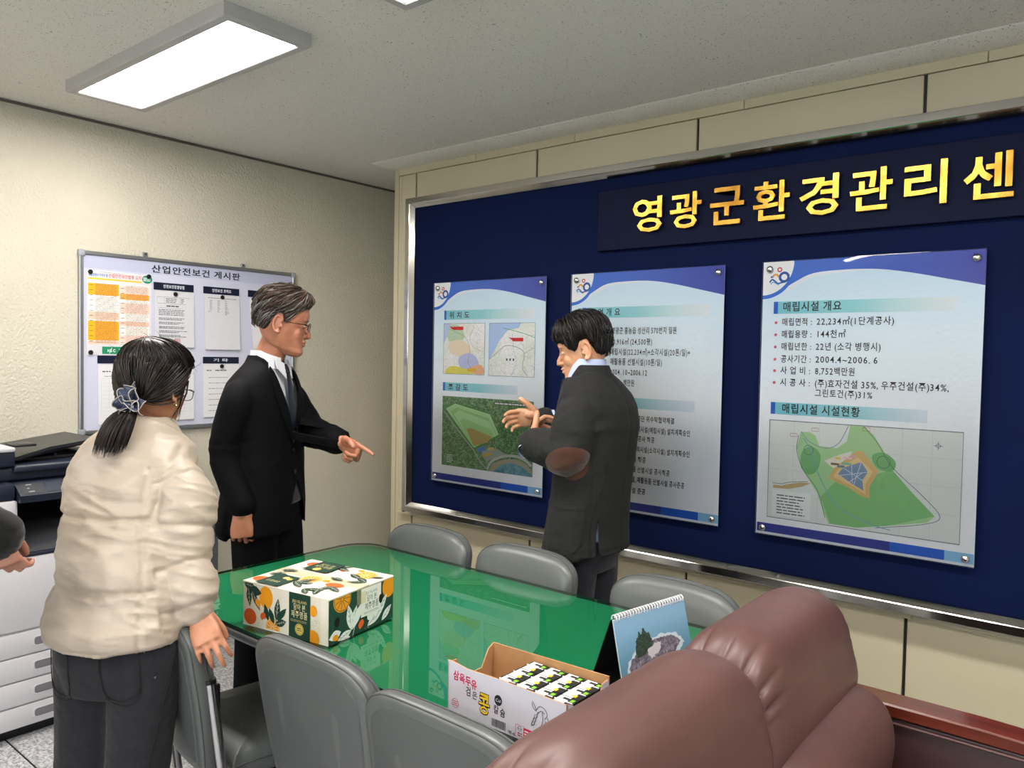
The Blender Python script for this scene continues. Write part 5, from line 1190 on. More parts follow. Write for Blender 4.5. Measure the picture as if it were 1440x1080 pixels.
def glasses(parent, X, m_, lens=(.50, .50, .50), rx=.024, rz=.0165, fy=.099, temple=True):
    g = G(); root = None
    for s_ in (-1, 1):
        c = (s_*.034, fy, -.002); q = []
        for a in np.linspace(0, 2*PI, 25): q.append((c[0]+rx*math.copysign(abs(math.cos(a))**.75, math.cos(a)), c[1]-.010*((c[0]+rx*math.cos(a)*1)/.06)**2, c[2]+rz*math.copysign(abs(math.sin(a))**.75, math.sin(a))))
        g.tube(q, .0011, 6, X=X, caps=False)
        if temple: g.tube([(s_*.058, fy-.010, .006), (s_*.068, fy-.020, .006), (s_*.077, .03, .004), (s_*.0795, -.012, .006), (s_*.079, -.028, -.004), (s_*.077, -.036, -.016)], [.0015, .0015, .0012, .0012, .0015, .0015], 6, X=X)
    g.tube([(-.011, fy-.001, .004), (0, fy+.001, .007), (.011, fy-.001, .004)], .0011, 6, X=X)
    root = gw('eyeglasses', g, m_, parent)
    g = G()
    for s_ in (-1, 1):
        c = (s_*.034, fy, -.002); n = 20
        v = [(c[0]+rx*.97*math.copysign(abs(math.cos(a))**.75, math.cos(a)), c[1]-.010*((c[0]+rx*math.cos(a))/.06)**2, c[2]+rz*.97*math.copysign(abs(math.sin(a))**.75, math.sin(a))) for a in np.linspace(0, 2*PI, n, endpoint=False)]
        gw('lens', G().add(v, [tuple(range(n))], 0, X), M['acrylic'], parent, sub=root, smooth=False)
    return root
def arm_tube(g, P_, R_, n=14, el=1.0):
    # smooth a joint chain into a tube
    pts = smooth_open(P_, 6); m = len(pts); rr = np.interp(np.linspace(0, len(P_)-1, m), range(len(P_)), R_)
    g.tube(pts, list(rr), n, round_=True, el=el); return pts
def shoe(parent, pos, yaw, m_, L_=.27):
    f = (math.cos(yaw), math.sin(yaw), 0); X = frame(pos, f)
    R = []
    for y, w_, h_, zb in ((-.075, .018, .045, .004), (-.07, .032, .07, .0), (-.03, .037, .085, 0), (.02, .038, .085, 0), (.06, .042, .062, 0), (.11, .048, .048, 0), (.155, .045, .040, 0), (.185, .030, .030, 0), (.195, .012, .016, .004)):
        R.append([(w_*math.copysign(abs(math.cos(a))**.8, math.cos(a)), y, zb+h_/2+h_/2*math.copysign(abs(math.sin(a))**.7, math.sin(a))) for a in np.linspace(0, 2*PI, 18, endpoint=False)])
    o = gw('shoe', G().loft(R, 0, True, X), m_, parent, ang=60)
    g = G().loft([[(X3(X, (p[0]*1.04, p[1]*1.01, z))) for p in [(.033, -.072), (.038, -.02), (.036, .03), (.047, .10), (.046, .15), (.028, .19), (-.028, .19), (-.046, .15), (-.047, .10), (-.036, .03), (-.038, -.02), (-.033, -.072)]] for z in (0.0, .012)], 0, True); gw('sole', g, M['black_plastic'], parent, sub=o)
    return o
# ------------------------------------------------------------------ people
def unit(x, y): n = math.hypot(x, y); return (x/n, y/n)
def torso(g, rows, f, n=40, e=.88):
    rt = (f[1], -f[0]); R = []
    for cx_, cy_, z, rx, ry in rows:
        q = []
        for a in np.linspace(0, 2*PI, n, endpoint=False):
            u = rx*math.copysign(abs(math.cos(a))**e, math.cos(a)); v = ry*math.copysign(abs(math.sin(a))**e, math.sin(a))
            q.append((cx_+rt[0]*u+f[0]*v, cy_+rt[1]*u+f[1]*v, z))
        R.append(q)
    g.loft(R, 0, True)
def local(V, c, f):      # lateral (right +), forward, up relative to a vertical axis through c
    rt = (f[1], -f[0]); d = V[:, :2]-np.array(c[:2]); return d@np.array(rt), d@np.array(f), V[:, 2]
def axis_at(rows, z):
    rows = sorted(rows, key=lambda r: r[2]); zs = [r[2] for r in rows]; return np.interp(z, zs, [r[0] for r in rows]), np.interp(z, zs, [r[1] for r in rows])
def loc_rows(V, rows, f):
    ax_, ay_ = axis_at(rows, V[:, 2]); rt = (f[1], -f[0]); dx, dy = V[:, 0]-ax_, V[:, 1]-ay_
    return dx*rt[0]+dy*rt[1], dx*f[0]+dy*f[1], V[:, 2]
def near(V, p, r): return np.exp(-(np.linalg.norm(V-np.array(p), axis=1)/r)**2)
def collar_band(g, rows, f, h0, h1, r0, r1, gap=20, th=.004, tilt=.25, n=40, drop=.03, c=None, z=0, ry=1.0, mi=0):
    """standing or folded band round a neck; open by gap degrees at the front; c axis, z base"""
    rt = (f[1], -f[0]); R = []
    for k in range(n+1):
        a = math.radians(-90+gap)+(2*PI-2*math.radians(gap))*k/n+PI
        # a measured so that pi/2 = front
        u, v = math.cos(a-PI/2+PI/2), math.sin(a)
        dz = -drop*max(0, v)
        o, i_ = [], []
        for (rr, hh) in ((r0, h0), (r1, h1)):
            o.append((c[0]+rt[0]*u*rr+f[0]*v*rr*ry, c[1]+rt[1]*u*rr+f[1]*v*rr*ry, z+hh+dz*(1 if hh == h0 else 1)))
            rr2_ = rr-th; i_.append((c[0]+rt[0]*u*rr2_+f[0]*v*rr2_*ry, c[1]+rt[1]*u*rr2_+f[1]*v*rr2_*ry, z+hh+dz))
        R.append([o[0], o[1], i_[1], i_[0]])
    g.loft(R, mi, True); return g
def trousers(t, name, m_, hip, f, legs, seed=3, voxel=.007, fold=.006, hem_r=.062, ry=.115, top=None, rx=.165):
    g = G(); hx, hy, hz = hip
    torso(g, [(hx, hy, hz-.14, rx*.80, ry*.85), (hx, hy, hz-.06, rx*1.02, ry*1.0), (hx, hy, hz+.02, rx, ry), (hx, hy, (top or hz+.10), rx*.88, ry*.88)], f)
    for P_, R_ in legs:
        arm_tube(g, P_, R_, 18)
    me = remesh(g, voxel, 6); V = verts(me); N = norms(me)
    k = np.clip((hz+.02-V[:, 2])/.3, 0, 1)
    d = ridged(V, 16, seed, (1, 1, .55))*fold*(.35+.65*k)
    for P_, R_ in legs: d += near(V, P_[1], .11)*ridged(V, 42, seed+5, (.4, .4, 1.6))*fold*1.1
    setv(me, V+N*d[:, None]); return obj_w(name, me, m_, t), me

# ============ man in the black suit, pointing ============
t1 = person('grey-haired man with glasses in a black suit and tie, pointing', (1.29, 1.76, 0))
f1 = unit(.88, .47); rt1 = (f1[1], -f1[0]); hf1 = (.57, .82, -.16)
XH1 = frame((1.333, 1.792, 1.612), hf1, sc=1.045)
skin1 = skin_mat('tan_skin', (.66, .43, .33), (.74, .50, .40))
RH1 = frame((1.380, 1.583, .900), (.05, .02, -1), (.80, -.58, .02)); LH1 = frame((1.550, 1.913, 1.150), (.84, .22, -.40), (-.50, .75, .30))
g = G(); head_geo(g, XH1, nose=1.1)
g.tube([(1.262, 1.755, 1.40), (1.275, 1.762, 1.47), (1.305, 1.778, 1.54), (1.318, 1.782, 1.60)], [.055, .057, .057, .058], 20)
def at1(u, v, z): return (1.262+rt1[0]*u+f1[0]*v, 1.755+rt1[1]*u+f1[1]*v, z)
rows1 = [(1.268, 1.760, .80, .150, .095), (1.268, 1.76, .95, .150, .10), (1.262, 1.757, 1.10, .140, .09), (1.255, 1.753, 1.28, .150, .095), (1.258, 1.755, 1.38, .110, .060), (1.262, 1.757, 1.42, .06, .045)]
torso(g, rows1, f1)
sR1, sL1 = at1(.130, -.005, 1.325), at1(-.130, -.005, 1.325); eR1, wR1 = (1.300, 1.560, 1.12), (1.380, 1.583, .895); eL1, wL1 = (1.285, 1.945, 1.175), (1.552, 1.913, 1.150)
arm_tube(g, [sR1, eR1, wR1], [.045, .036, .026]); arm_tube(g, [sL1, eL1, wL1], [.045, .036, .026])
hip1 = (1.268, 1.760, .93); lg1 = [([at1(.085, .012, .90), (1.30, 1.69, .50), (1.285, 1.68, .09)], [.095, .072, .058]), ([at1(-.085, .012, .90), (1.275, 1.85, .50), (1.25, 1.86, .09)], [.095, .072, .058])]
for P_, R_ in lg1: arm_tube(g, P_, [.06, .045, .032])
hand_geo(g, RH1, -1, [(38, 62, 35), (42, 62, 35), (45, 62, 35), (28, 45, 25)], splay=(.06, .02, -.03, -.08), thumb=((.10, -.55), (.05, -.35)))
hand_geo(g, LH1, 1, [(6, 6, 4), (62, 85, 45), (68, 88, 45), (72, 88, 45)], thumb=((.35, -.45), (-.15, -.35)))
me = remesh(g, .0032, 2, .4); obj_w('body', me, skin1, t1); eyes(t1, XH1)
def line_m(az):
    a = abs(az)
    return float(np.interp(a, [0, 30, 50, 62, 72, 80, 86, 100, 110, 122, 150, 180], [31, 28, 22, 6, -8, -10, 12, 13, -4, -28, -46, -52]))
hm1 = hair_mats('salt_and_pepper', ('352820', '46352a', '5e5a58', '8a8684'), .42)
hair(t1, XH1, line_m, lambda az, el: .009+.016*smst((el-5)/45)+.006*smst((el-15)/30)*smst((65-abs(az))/40), hm1, seed=4, locks=950, clump=.0030, lock_len=.055, fly=.009, swirl=.5,
     matf=lambda az, el, rn: (rn.choice((2, 3, 2, 0)) if el < 22+rn.uniform(-8, 8) else rn.choice((0, 1, 0, 1, 2))))
# front quiff falling towards the forehead
brows(t1, XH1, M['iris'])
M['spec_frame'] = mat('dark_metal_spectacle_frame', (.06, .06, .065), .25, .8)
glasses(t1, XH1, M['spec_frame'])
M['suit'] = cloth_mat('black_suit_wool', (.020, .022, .036), .75, 900, .15, .08, .0, .12, 11, .5); M['suit_trouser'] = cloth_mat('black_trouser_wool', (.018, .020, .030), .78, 900, .15, .08, .0, .12, 9, .5)
M['vest'] = cloth_mat('black_knit_vest', (.02, .02, .024), .85, 500, .3, .05, .2); M['shirt_white'] = cloth_mat('white_shirt_cotton', (.86, .87, .90), .7, 900, .1, .02)
trousers(t1, 'trousers', M['suit_trouser'], hip1, f1, lg1, 3, fold=.005)
# shirt and vest under the jacket
jr1 = [(1.262, 1.757, .795, .200, .138), (1.264, 1.758, .90, .196, .137), (1.266, 1.758, 1.02, .186, .128), (1.262, 1.757, 1.12, .184, .124), (1.256, 1.754, 1.25, .196, .128), (1.254, 1.753, 1.33, .203, .120), (1.256, 1.755, 1.378, .188, .104), (1.262, 1.757, 1.414, .150, .088), (1.266, 1.759, 1.446, .100, .076), (1.268, 1.760, 1.468, .076, .068), (1.268, 1.760, 1.482, .066, .064)]
def shrink(rows, d): return [(a, b, c, max(.03, x-d), max(.03, y-d)) for a, b, c, x, y in rows]
g = G(); torso(g, shrink(jr1[1:-1], .017), f1); me = remesh(g, .007, 3); obj_w('shirt', me, M['shirt_white'], t1)
g = G(); torso(g, shrink(jr1[1:-2], .009), f1); me = remesh(g, .007, 2); a_, b_, z_ = loc_rows(fcent(me), jr1, f1)
m2 = submesh('vest', me, ~((b_ > 0) & (z_ > 1.22) & (np.abs(a_) < (z_-1.22)*.55)) & (z_ < 1.45)); obj_w('vest', m2, M['vest'], t1)
# jacket
g = G(); torso(g, jr1, f1)
arm_tube(g, [at1(.135, -.005, 1.350), at1(.182, -.012, 1.300), (1.302, 1.566, 1.11), (1.378, 1.585, .925)], [.058, .064, .059, .051], 18)
arm_tube(g, [at1(-.135, -.005, 1.350), at1(-.180, .02, 1.300), (1.290, 1.945, 1.185), (1.40, 1.93, 1.165), (1.515, 1.916, 1.153)], [.058, .064, .058, .054, .050], 18)
me = remesh(g, .006, 12); V = verts(me); N = norms(me); a_, b_, z_ = loc_rows(V, jr1, f1)
d = ridged(V, 13, 8, (1, 1, .5))*.007
d += near(V, eR1, .10)*ridged(V, 40, 3, (.5, .5, 1.8))*.006+near(V, eL1, .12)*ridged(V, 38, 5, (1.8, .6, .6))*.008+near(V, at1(-.13, .06, 1.27), .10)*ridged(V, 30, 6)*.008+near(V, at1(.15, .04, 1.25), .09)*ridged(V, 30, 7, (1, 1, .5))*.006+near(V, at1(0, .1, 1.06), .10)*ridged(V, 26, 9, (.6, .6, 1.5))*.005
bk_ = (b_ < -.05)*np.clip((1.0-z_)/.2, 0, 1); d += bk_*.018
V = V+N*d[:, None]; setv(me, V)
fc = fcent(me); a_, b_, z_ = loc_rows(fc, jr1, f1)
sleeve = np.minimum(seg_d(fc, (1.305, 1.562, 1.12), (1.378, 1.585, .925))[0], seg_d(fc, (1.29, 1.945, 1.185), (1.515, 1.916, 1.153))[0]) < .085
vcut = (b_ > 0) & (((z_ > 1.13) & (np.abs(a_) < np.minimum((z_-1.13)*.34+.004, .085))) | ((z_ < 1.0) & (np.abs(a_+.01) < (1.0-z_)*.55*(z_ < 1.0)))) & ~sleeve
open_ = (z_ < .802) & ~sleeve & (np.abs(a_) < .17)
m2 = submesh('jacket', me, ~(vcut | open_) & ~((z_ > 1.470) & (np.hypot(a_, b_) < .07))); jk = obj_w('suit_jacket', m2, M['suit'], t1)
sm = jk.modifiers.new('thick', 'SOLIDIFY'); sm.thickness = .003; sm.offset = -1
V1 = V.copy()
def surf_front(me_bvh, a, z, rows, f, off=.004):
    rt = (f[1], -f[0]); ax_, ay_ = axis_at(rows, z); o = Vector((ax_+rt[0]*a+f[0]*.5, ay_+rt[1]*a+f[1]*.5, z)); h = me_bvh.ray_cast(o, Vector((-f[0], -f[1], 0)))
    return np.array(h[0])+np.array(h[1])*off if h[0] is not None else np.array((ax_+rt[0]*a+f[0]*.13, ay_+rt[1]*a+f[1]*.13, z))
def bvh_of(me): 
    V = verts(me); return BVHTree.FromPolygons([tuple(v) for v in V], [tuple(p.vertices) for p in me.polygons])
bj1 = bvh_of(me); Vw = V+0
def strip(bv, L_, R_, rows, f, off=.004, th=.003, nv=14):
    """cloth strip lying on the front between two edge curves of (a, z)"""
    R = []
    L_ = np.array(L_); R_ = np.array(R_); s = np.linspace(0, 1, nv)
    ln = np.stack([np.interp(s, np.linspace(0, 1, len(L_)), L_[:, i]) for i in (0, 1)], 1); rn_ = np.stack([np.interp(s, np.linspace(0, 1, len(R_)), R_[:, i]) for i in (0, 1)], 1)
    for p, q in zip(ln, rn_):
        row = []
        for k in np.linspace(0, 1, 5): m_ = p+(q-p)*k; row.append(surf_front(bv, m_[0], m_[1], rows, f, off))
        dn = np.array((f[0], f[1], 0))*th; R.append(row+[x-dn for x in row[::-1]])
    return G().loft(R, 0, True)
for s_ in (-1, 1):
    g = strip(bj1, [(s_*.006, 1.135), (s_*.035, 1.25), (s_*.068, 1.36), (s_*.080, 1.44)], [(s_*.022, 1.135), (s_*.078, 1.24), (s_*.108, 1.335), (s_*.100, 1.42)], jr1, f1, .005)
    gw('lapel', g, M['suit'], t1, sub=jk, ang=50)
gw('jacket_collar', collar_band(G(), None, f1, -.030, .022, .093, .070, gap=52, th=.006, c=(1.266, 1.757), z=1.462, drop=.03, ry=.95), M['suit'], t1, sub=jk)
gw('shirt_collar', collar_band(G(), None, f1, -.02, .030, .069, .064, gap=14, th=.003, c=(1.274, 1.762), z=1.474, drop=.028, ry=1.03), M['shirt_white'], t1)
bs1 = bvh_of(bpy.data.objects[[o.name for o in t1.children if o.name.startswith('vest')][0]].data) if False else bj1
for s_ in (-1, 1):
    g = G(); base = [at1(s_*.010, .085, 1.455), at1(s_*.050, .070, 1.468), at1(s_*.055, .082, 1.435), at1(s_*.024, .104, 1.395)]
    g.loft([[tuple(np.array(p)) for p in base], [tuple(np.array(p)+np.array((f1[0], f1[1], .2))*.004) for p in base]], 0, True); gw('collar_point', g, M['shirt_white'], t1, smooth=False)
M['tie'] = cloth_mat('navy_silk_tie', (.05, .065, .13), .35, 600, .15, .1, 0, .6)
def blade(pts, wds, f, th=.006):
    rt = (f[1], -f[0]); R = []
    for p, w_ in zip(pts, wds):
        p = np.array(p); r_ = np.array((rt[0], rt[1], 0))*w_; n_ = np.array((f[0], f[1], 0))*th; R.append([p-r_, p+n_*.6-r_*.6, p+n_, p+n_*.6+r_*.6, p+r_, p-n_*.3])
    return G().loft(R, 0, True)
g = blade([at1(0, .082, 1.452), at1(0, .092, 1.435), at1(0, .098, 1.415)], [.017, .020, .013], f1, .012); tie = gw('necktie', g, M['tie'], t1)
gw('tie_blade', blade([at1(0, .100, 1.418), at1(0, .112, 1.36), at1(0, .122, 1.28), at1(0, .124, 1.20)], [.013, .022, .032, .036], f1, .006), M['tie'], t1, sub=tie)
for w_, e_, nm in ((RH1, -.034, 0),):
    g = G().loft([[X3(w_, (r*.98*math.cos(a)*1.12, y, r*math.sin(a))) for a in np.linspace(0, 2*PI, 22, endpoint=False)] for y, r in ((-.050, .034), (-.022 if nm == 0 else -.034, .0335), (-.021 if nm == 0 else -.033, .031), (-.045, .030))], 0, False); gw('shirt_cuff', g, M['shirt_white'], t1)
for z in (1.112, 1.030):
    p = surf_front(bj1, .012, z, jr1, f1, .002); gw('jacket_button', G().cyl(p, p+np.array((f1[0], f1[1], 0))*.004, .0095, n=14), M['black_plastic'], t1, sub=jk)
M['shoe'] = mat('black_shoe_leather', (.02, .02, .022), .3)
shoe(t1, (1.285, 1.68, 0), math.atan2(.1, 1), M['shoe']); shoe(t1, (1.25, 1.86, 0), math.atan2(.35, 1), M['shoe'])

# ============ man in the grey jacket, explaining ============
t3 = person('black-haired man in a charcoal jacket with brown elbow patches', (2.40, 2.44, 0))
f3 = unit(-.985, -.10); rt3 = (f3[1], -f3[0])
XH3 = frame((2.352, 2.436, 1.528), (-.86, -.50, -.22), sc=.99)
skin3 = skin_mat('light_tan_skin', (.74, .53, .40), (.80, .60, .47))
def at3(u, v, z, c=(2.415, 2.455)): return (c[0]+rt3[0]*u+f3[0]*v, c[1]+rt3[1]*u+f3[1]*v, z)
jr3 = [(2.390, 2.432, .785, .200, .130), (2.392, 2.435, .87, .200, .128), (2.402, 2.442, 1.0, .190, .122), (2.412, 2.450, 1.12, .188, .122), (2.418, 2.455, 1.25, .198, .128), (2.415, 2.455, 1.32, .196, .118), (2.408, 2.452, 1.365, .180, .104), (2.396, 2.448, 1.400, .146, .090), (2.384, 2.443, 1.430, .100, .080), (2.376, 2.439, 1.452, .076, .070), (2.374, 2.437, 1.466, .068, .066)]
LH3 = frame((2.243, 2.268, 1.186), (-.22, .55, .45), (-.75, -.45, .30)); RH3 = frame((2.150, 2.440, 1.256), (-.70, -.68, .02), (-.55, .75, .38), sc=1.0)
g = G(); head_geo(g, XH3)
g.tube([(2.40, 2.452, 1.38), (2.385, 2.445, 1.44), (2.372, 2.442, 1.49), (2.362, 2.438, 1.53)], [.055, .056, .056, .057], 20)
torso(g, shrink(jr3[1:-2], .045), f3)
sL3, sR3 = at3(-.125, .0, 1.30), at3(.125, .0, 1.30); eL3, eR3 = (2.430, 2.245, 1.158), (2.235, 2.60, 1.10)
arm_tube(g, [sL3, eL3, (2.243, 2.268, 1.186)], [.045, .038, .026]); arm_tube(g, [sR3, eR3, (2.150, 2.440, 1.256)], [.045, .038, .026])
hip3 = (2.39, 2.43, .86); lg3 = [([at3(.08, .01, .84, (2.39, 2.43)), (2.385, 2.51, .48), (2.40, 2.52, .09)], [.098, .078, .062]), ([at3(-.08, .01, .84, (2.39, 2.43)), (2.375, 2.36, .48), (2.41, 2.36, .09)], [.098, .078, .062])]
for P_, R_ in lg3: arm_tube(g, P_, [.06, .045, .032])
hand_geo(g, LH3, 1, [(30, 45, 25), (35, 50, 25), (38, 52, 28), (42, 55, 28)], thumb=((.55, .15), (.35, .15)))
hand_geo(g, RH3, -1, [(22, 28, 15), (26, 30, 15), (30, 32, 15), (34, 34, 18)], thumb=((.75, .10), (.5, .25)), splay=(.05, .0, -.02, -.06))
me = remesh(g, .0032, 2, .4); obj_w('body', me, skin3, t3); eyes(t3, XH3)
hm3 = hair_mats('black', ('0d0b0b', '15110f', '1c1613', '100e0e'), .34)
def line3(az):
    a = abs(az); return float(np.interp(a, [0, 30, 45, 56, 64, 72, 80, 88, 102, 112, 122, 150, 180], [16, 14, 8, -6, -12, -6, 10, 14, 14, -6, -26, -40, -44]))
hair(t3, XH3, line3, lambda az, el: .010+.016*smst((el-5)/45), hm3, seed=9, locks=900, clump=.0036, lock_len=.06, fly=.010, swirl=.35)
brows(t3, XH3, M['iris'])
M['slacks'] = cloth_mat('navy_grey_slacks', (.13, .14, .18), .7, 800, .15, .08, .1, .3, 10, .7)
trousers(t3, 'trousers', M['slacks'], hip3, f3, lg3, 13, fold=.009)
M['blazer'] = cloth_mat('charcoal_brushed_cotton', (.140, .143, .143), .88, 650, .35, .08, .03, .15, 12, .6); M['suede'] = cloth_mat('brown_suede_patch', (.28, .17, .125), .9, 400, .4, .12, .3, .2)
M['shirt_blue'] = cloth_mat('pale_blue_shirt', (.70, .75, .88), .7, 900, .1, .03)
g = G(); torso(g, [(a, b, c_-.035, x_, y_) for a, b, c_, x_, y_ in shrink(jr3[1:-1], .016)], f3); obj_w('shirt', remesh(g, .007, 3), M['shirt_blue'], t3)
g = G(); torso(g, jr3, f3)
wl3, wr3 = (2.262, 2.262, 1.178), (2.160, 2.456, 1.246)
arm_tube(g, [at3(-.130, .0, 1.330), at3(-.180, .0, 1.275), eL3, (2.34, 2.250, 1.172), wl3], [.058, .066, .066, .062, .056], 18)
arm_tube(g, [at3(.130, .0, 1.330), at3(.180, .0, 1.275), eR3, wr3], [.058, .064, .062, .054], 18)
me = remesh(g, .006, 12); V = verts(me); N = norms(me); a_, b_, z_ = loc_rows(V, jr3, f3)
d = ridged(V, 12, 21, (1, 1, .5))*.007+ridged(V, 30, 22, (1, 1, .6))*.002
d += near(V, eL3, .13)*ridged(V, 34, 23, (.9, .5, 1.0))*.016+near(V, (2.47, 2.28, 1.24), .10)*ridged(V, 30, 27, (1, 1, 1.4))*.014+near(V, (2.42, 2.29, 1.30), .08)*ridged(V, 36, 31)*.010+near(V, at3(-.12, .08, 1.25), .09)*ridged(V, 30, 28)*.008+near(V, eR3, .1)*ridged(V, 30, 29)*.008
# seams: back centre, side seam, shoulder
def groove(x, w_): return np.exp(-(x/w_)**2)
d -= groove(a_, .005)*(b_ < -.05)*(z_ < 1.43)*.003+groove(a_+.155+.03*(z_-1.1), .005)*(b_ < 0)*(z_ < 1.25)*.003
arm_d = seg_d(V, at3(-.165, 0, 1.39), at3(-.175, 0, 1.20))[0]
d += np.clip((.86-z_)/.08, 0, 1)*.010+(z_ < .815)*(z_ > .805)*-.002
V = V+N*d[:, None]; setv(me, V); N = norms(me)
fc = fcent(me); a_, b_, z_ = loc_rows(fc, jr3, f3)
slv = np.minimum(seg_d(fc, eL3, wl3)[0], seg_d(fc, eR3, wr3)[0]) < .09
vcut = (b_ > 0) & (z_ > 1.14) & (np.abs(a_) < np.minimum((z_-1.14)*.30+.004, .075)) & ~slv
vent = (b_ < 0) & (z_ < .93) & (np.abs(a_+.13) < .004+.02*(.93-z_)) & (b_ < -.02)
m2 = submesh('jacket', me, ~(vcut | (z_ < .792) & (np.abs(a_) < .185) | vent) & ~((z_ > 1.448-.75*np.maximum(b_+.03, 0)) & (np.hypot(a_, b_) < .11) & (z_ > 1.36))); jk3 = obj_w('jacket', m2, M['blazer'], t3)
sm = jk3.modifiers.new('thick', 'SOLIDIFY'); sm.thickness = .003; sm.offset = -1
# elbow patches
for nm, ep, wp in (('l', eL3, (2.34, 2.250, 1.172)), ('r', eR3, wr3)):
    q = np.array(ep)+np.array((.030, -.030, -.030) if nm == 'l' else (.02, .05, -.03)); rel = fc-q; ax1 = np.array((.62, .1, -.15)) if nm == 'l' else np.array((.3, .4, -.5)); ax1 = ax1/np.linalg.norm(ax1)
    dirn = np.array((-.60, .05, -.05)); dirn /= np.linalg.norm(dirn)
    along = rel@(np.array((-.55, .02, .10))/.56); rad = np.sqrt(np.maximum(0, (rel**2).sum(1)-along**2))
    k_ = ((along/.092)**2+(rad/.073)**2 < 1) & (np.abs(seg_d(fc, ep, wp)[0]) < .11)
    m2 = submesh('patch', me, k_, .0022, V, N); o = obj_w('elbow_patch', m2, M['suede'], t3); o.parent = jk3
# patch pockets, flap edge and hem band on the left side
for s_ in (-1, 1):
    k_ = (b_ > -.075) & (b_ < .085) & (a_*s_ > .06) & (z_ > .80) & (z_ < .985) & ~((z_ < .83) & ((b_ > .065) | (b_ < -.055))) & ~slv
    o = obj_w('patch_pocket', submesh('pocket', me, k_, .0032, V, N), M['blazer'], t3); o.parent = jk3
    k_ = (b_ > -.075) & (b_ < .085) & (a_*s_ > .06) & (z_ > .962) & (z_ < .987) & ~slv
    o = obj_w('pocket_hem', submesh('pocket', me, k_, .0050, V, N), M['blazer'], t3); o.parent = jk3
M['seam_dark'] = mat('dark_jacket_seam', (.07, .07, .07), .9)
bs3 = bvh_of(me)
def side3(b, z, s_, off=.003):
    ax_, ay_ = axis_at(jr3, z); o = Vector((ax_+f3[0]*b+rt3[0]*.5*s_, ay_+f3[1]*b+rt3[1]*.5*s_, z)); h = bs3.ray_cast(o, Vector((-rt3[0]*s_, -rt3[1]*s_, 0)))
    return np.array(h[0])+np.array(h[1])*off if h[0] is not None else np.array(o)
for s_ in (-1, 1):
    pp = smooth_open([(-.072, .985), (-.070, .90), (-.066, .84), (-.045, .812), (.0, .806), (.050, .812), (.072, .84), (.078, .90), (.080, .985)], 4)
    g = G().tube([side3(b_2, z_2, s_) for b_2, z_2 in pp], .0016, 5); g.tube([side3(b_2, .985, s_, .005) for b_2 in np.linspace(-.072, .08, 9)], .0016, 5); g.tube([side3(b_2, .962, s_, .004) for b_2 in np.linspace(-.072, .08, 9)], .0011, 5)
    gw('pocket_stitching', g, M['seam_dark'], t3, sub=jk3)
g = G().tube([side3(-.098+.01*math.sin(q*5), z_2, -1, .0015) for q, z_2 in zip(np.linspace(0, 1, 12), np.linspace(.80, 1.12, 12))], .0013, 5); gw('side_seam', g, M['seam_dark'], t3, sub=jk3)
gw('jacket_collar', collar_band(G(), None, f3, -.030, .022, .094, .074, gap=48, th=.006, c=(2.380, 2.440), z=1.450, drop=.085, ry=1.02), M['blazer'], t3, sub=jk3)
gw('shirt_collar', collar_band(G(), None, f3, -.022, .034, .070, .066, gap=16, th=.003, c=(2.372, 2.438), z=1.460, drop=.070, ry=1.10), M['shirt_blue'], t3)
bj3 = bvh_of(me)
for s_ in (-1, 1):
    g = G(); base = [at3(s_*.012, .125, 1.405), at3(s_*.058, .085, 1.432), at3(s_*.066, .105, 1.375), at3(s_*.032, .135, 1.335)]
    g.loft([[tuple(np.array(p)) for p in base], [tuple(np.array(p)+np.array((f3[0], f3[1], .2))*.004) for p in base]], 0, True); gw('collar_point', g, M['shirt_blue'], t3, smooth=False)
    g = strip(bj3, [(s_*.006, 1.145), (s_*.035, 1.26), (s_*.066, 1.36), (s_*.074, 1.42)], [(s_*.022, 1.145), (s_*.080, 1.25), (s_*.104, 1.33), (s_*.096, 1.40)], jr3, f3, .005)
    gw('lapel', g, M['blazer'], t3, sub=jk3, ang=50)
for w_, y0 in ((LH3, -.030), (RH3, -.034)):
    g = G().loft([[X3(w_, (r*1.1*math.cos(a), y, r*math.sin(a))) for a in np.linspace(0, 2*PI, 22, endpoint=False)] for y, r in ((y0-.025, .034), (y0+.008, .0335), (y0+.009, .031), (y0-.02, .030))], 0, False); gw('shirt_cuff', g, M['shirt_blue'], t3)
for k in range(4):
    ax_ = np.array(wl3)-np.array((2.34, 2.250, 1.172)); ax_ /= np.linalg.norm(ax_); p = np.array(wl3)-ax_*(.006+.014*k); n_ = np.array((-.15, -.75, -.62)); n_ -= ax_*(n_@ax_); n_ /= np.linalg.norm(n_)
    gw('cuff_button', G().cyl(p+n_*.054, p+n_*.063, .0058, n=10), M['black_plastic'], t3, sub=jk3)
tg = gw('name_tag', G().rbox((-.012, -.002, -.022), (.012, .002, .022), .002, 1, X=frame(at3(-.035, .150, 1.235), (-f3[0], -f3[1], 0))), M['shirt_white'], t3)
shoe(t3, (2.40, 2.52, 0), math.atan2(-.15, -1), M['shoe']); shoe(t3, (2.41, 2.36, 0), math.atan2(-.05, -1), M['shoe'])

t3.location = (t3.location.x-.026, t3.location.y-.020, 0)

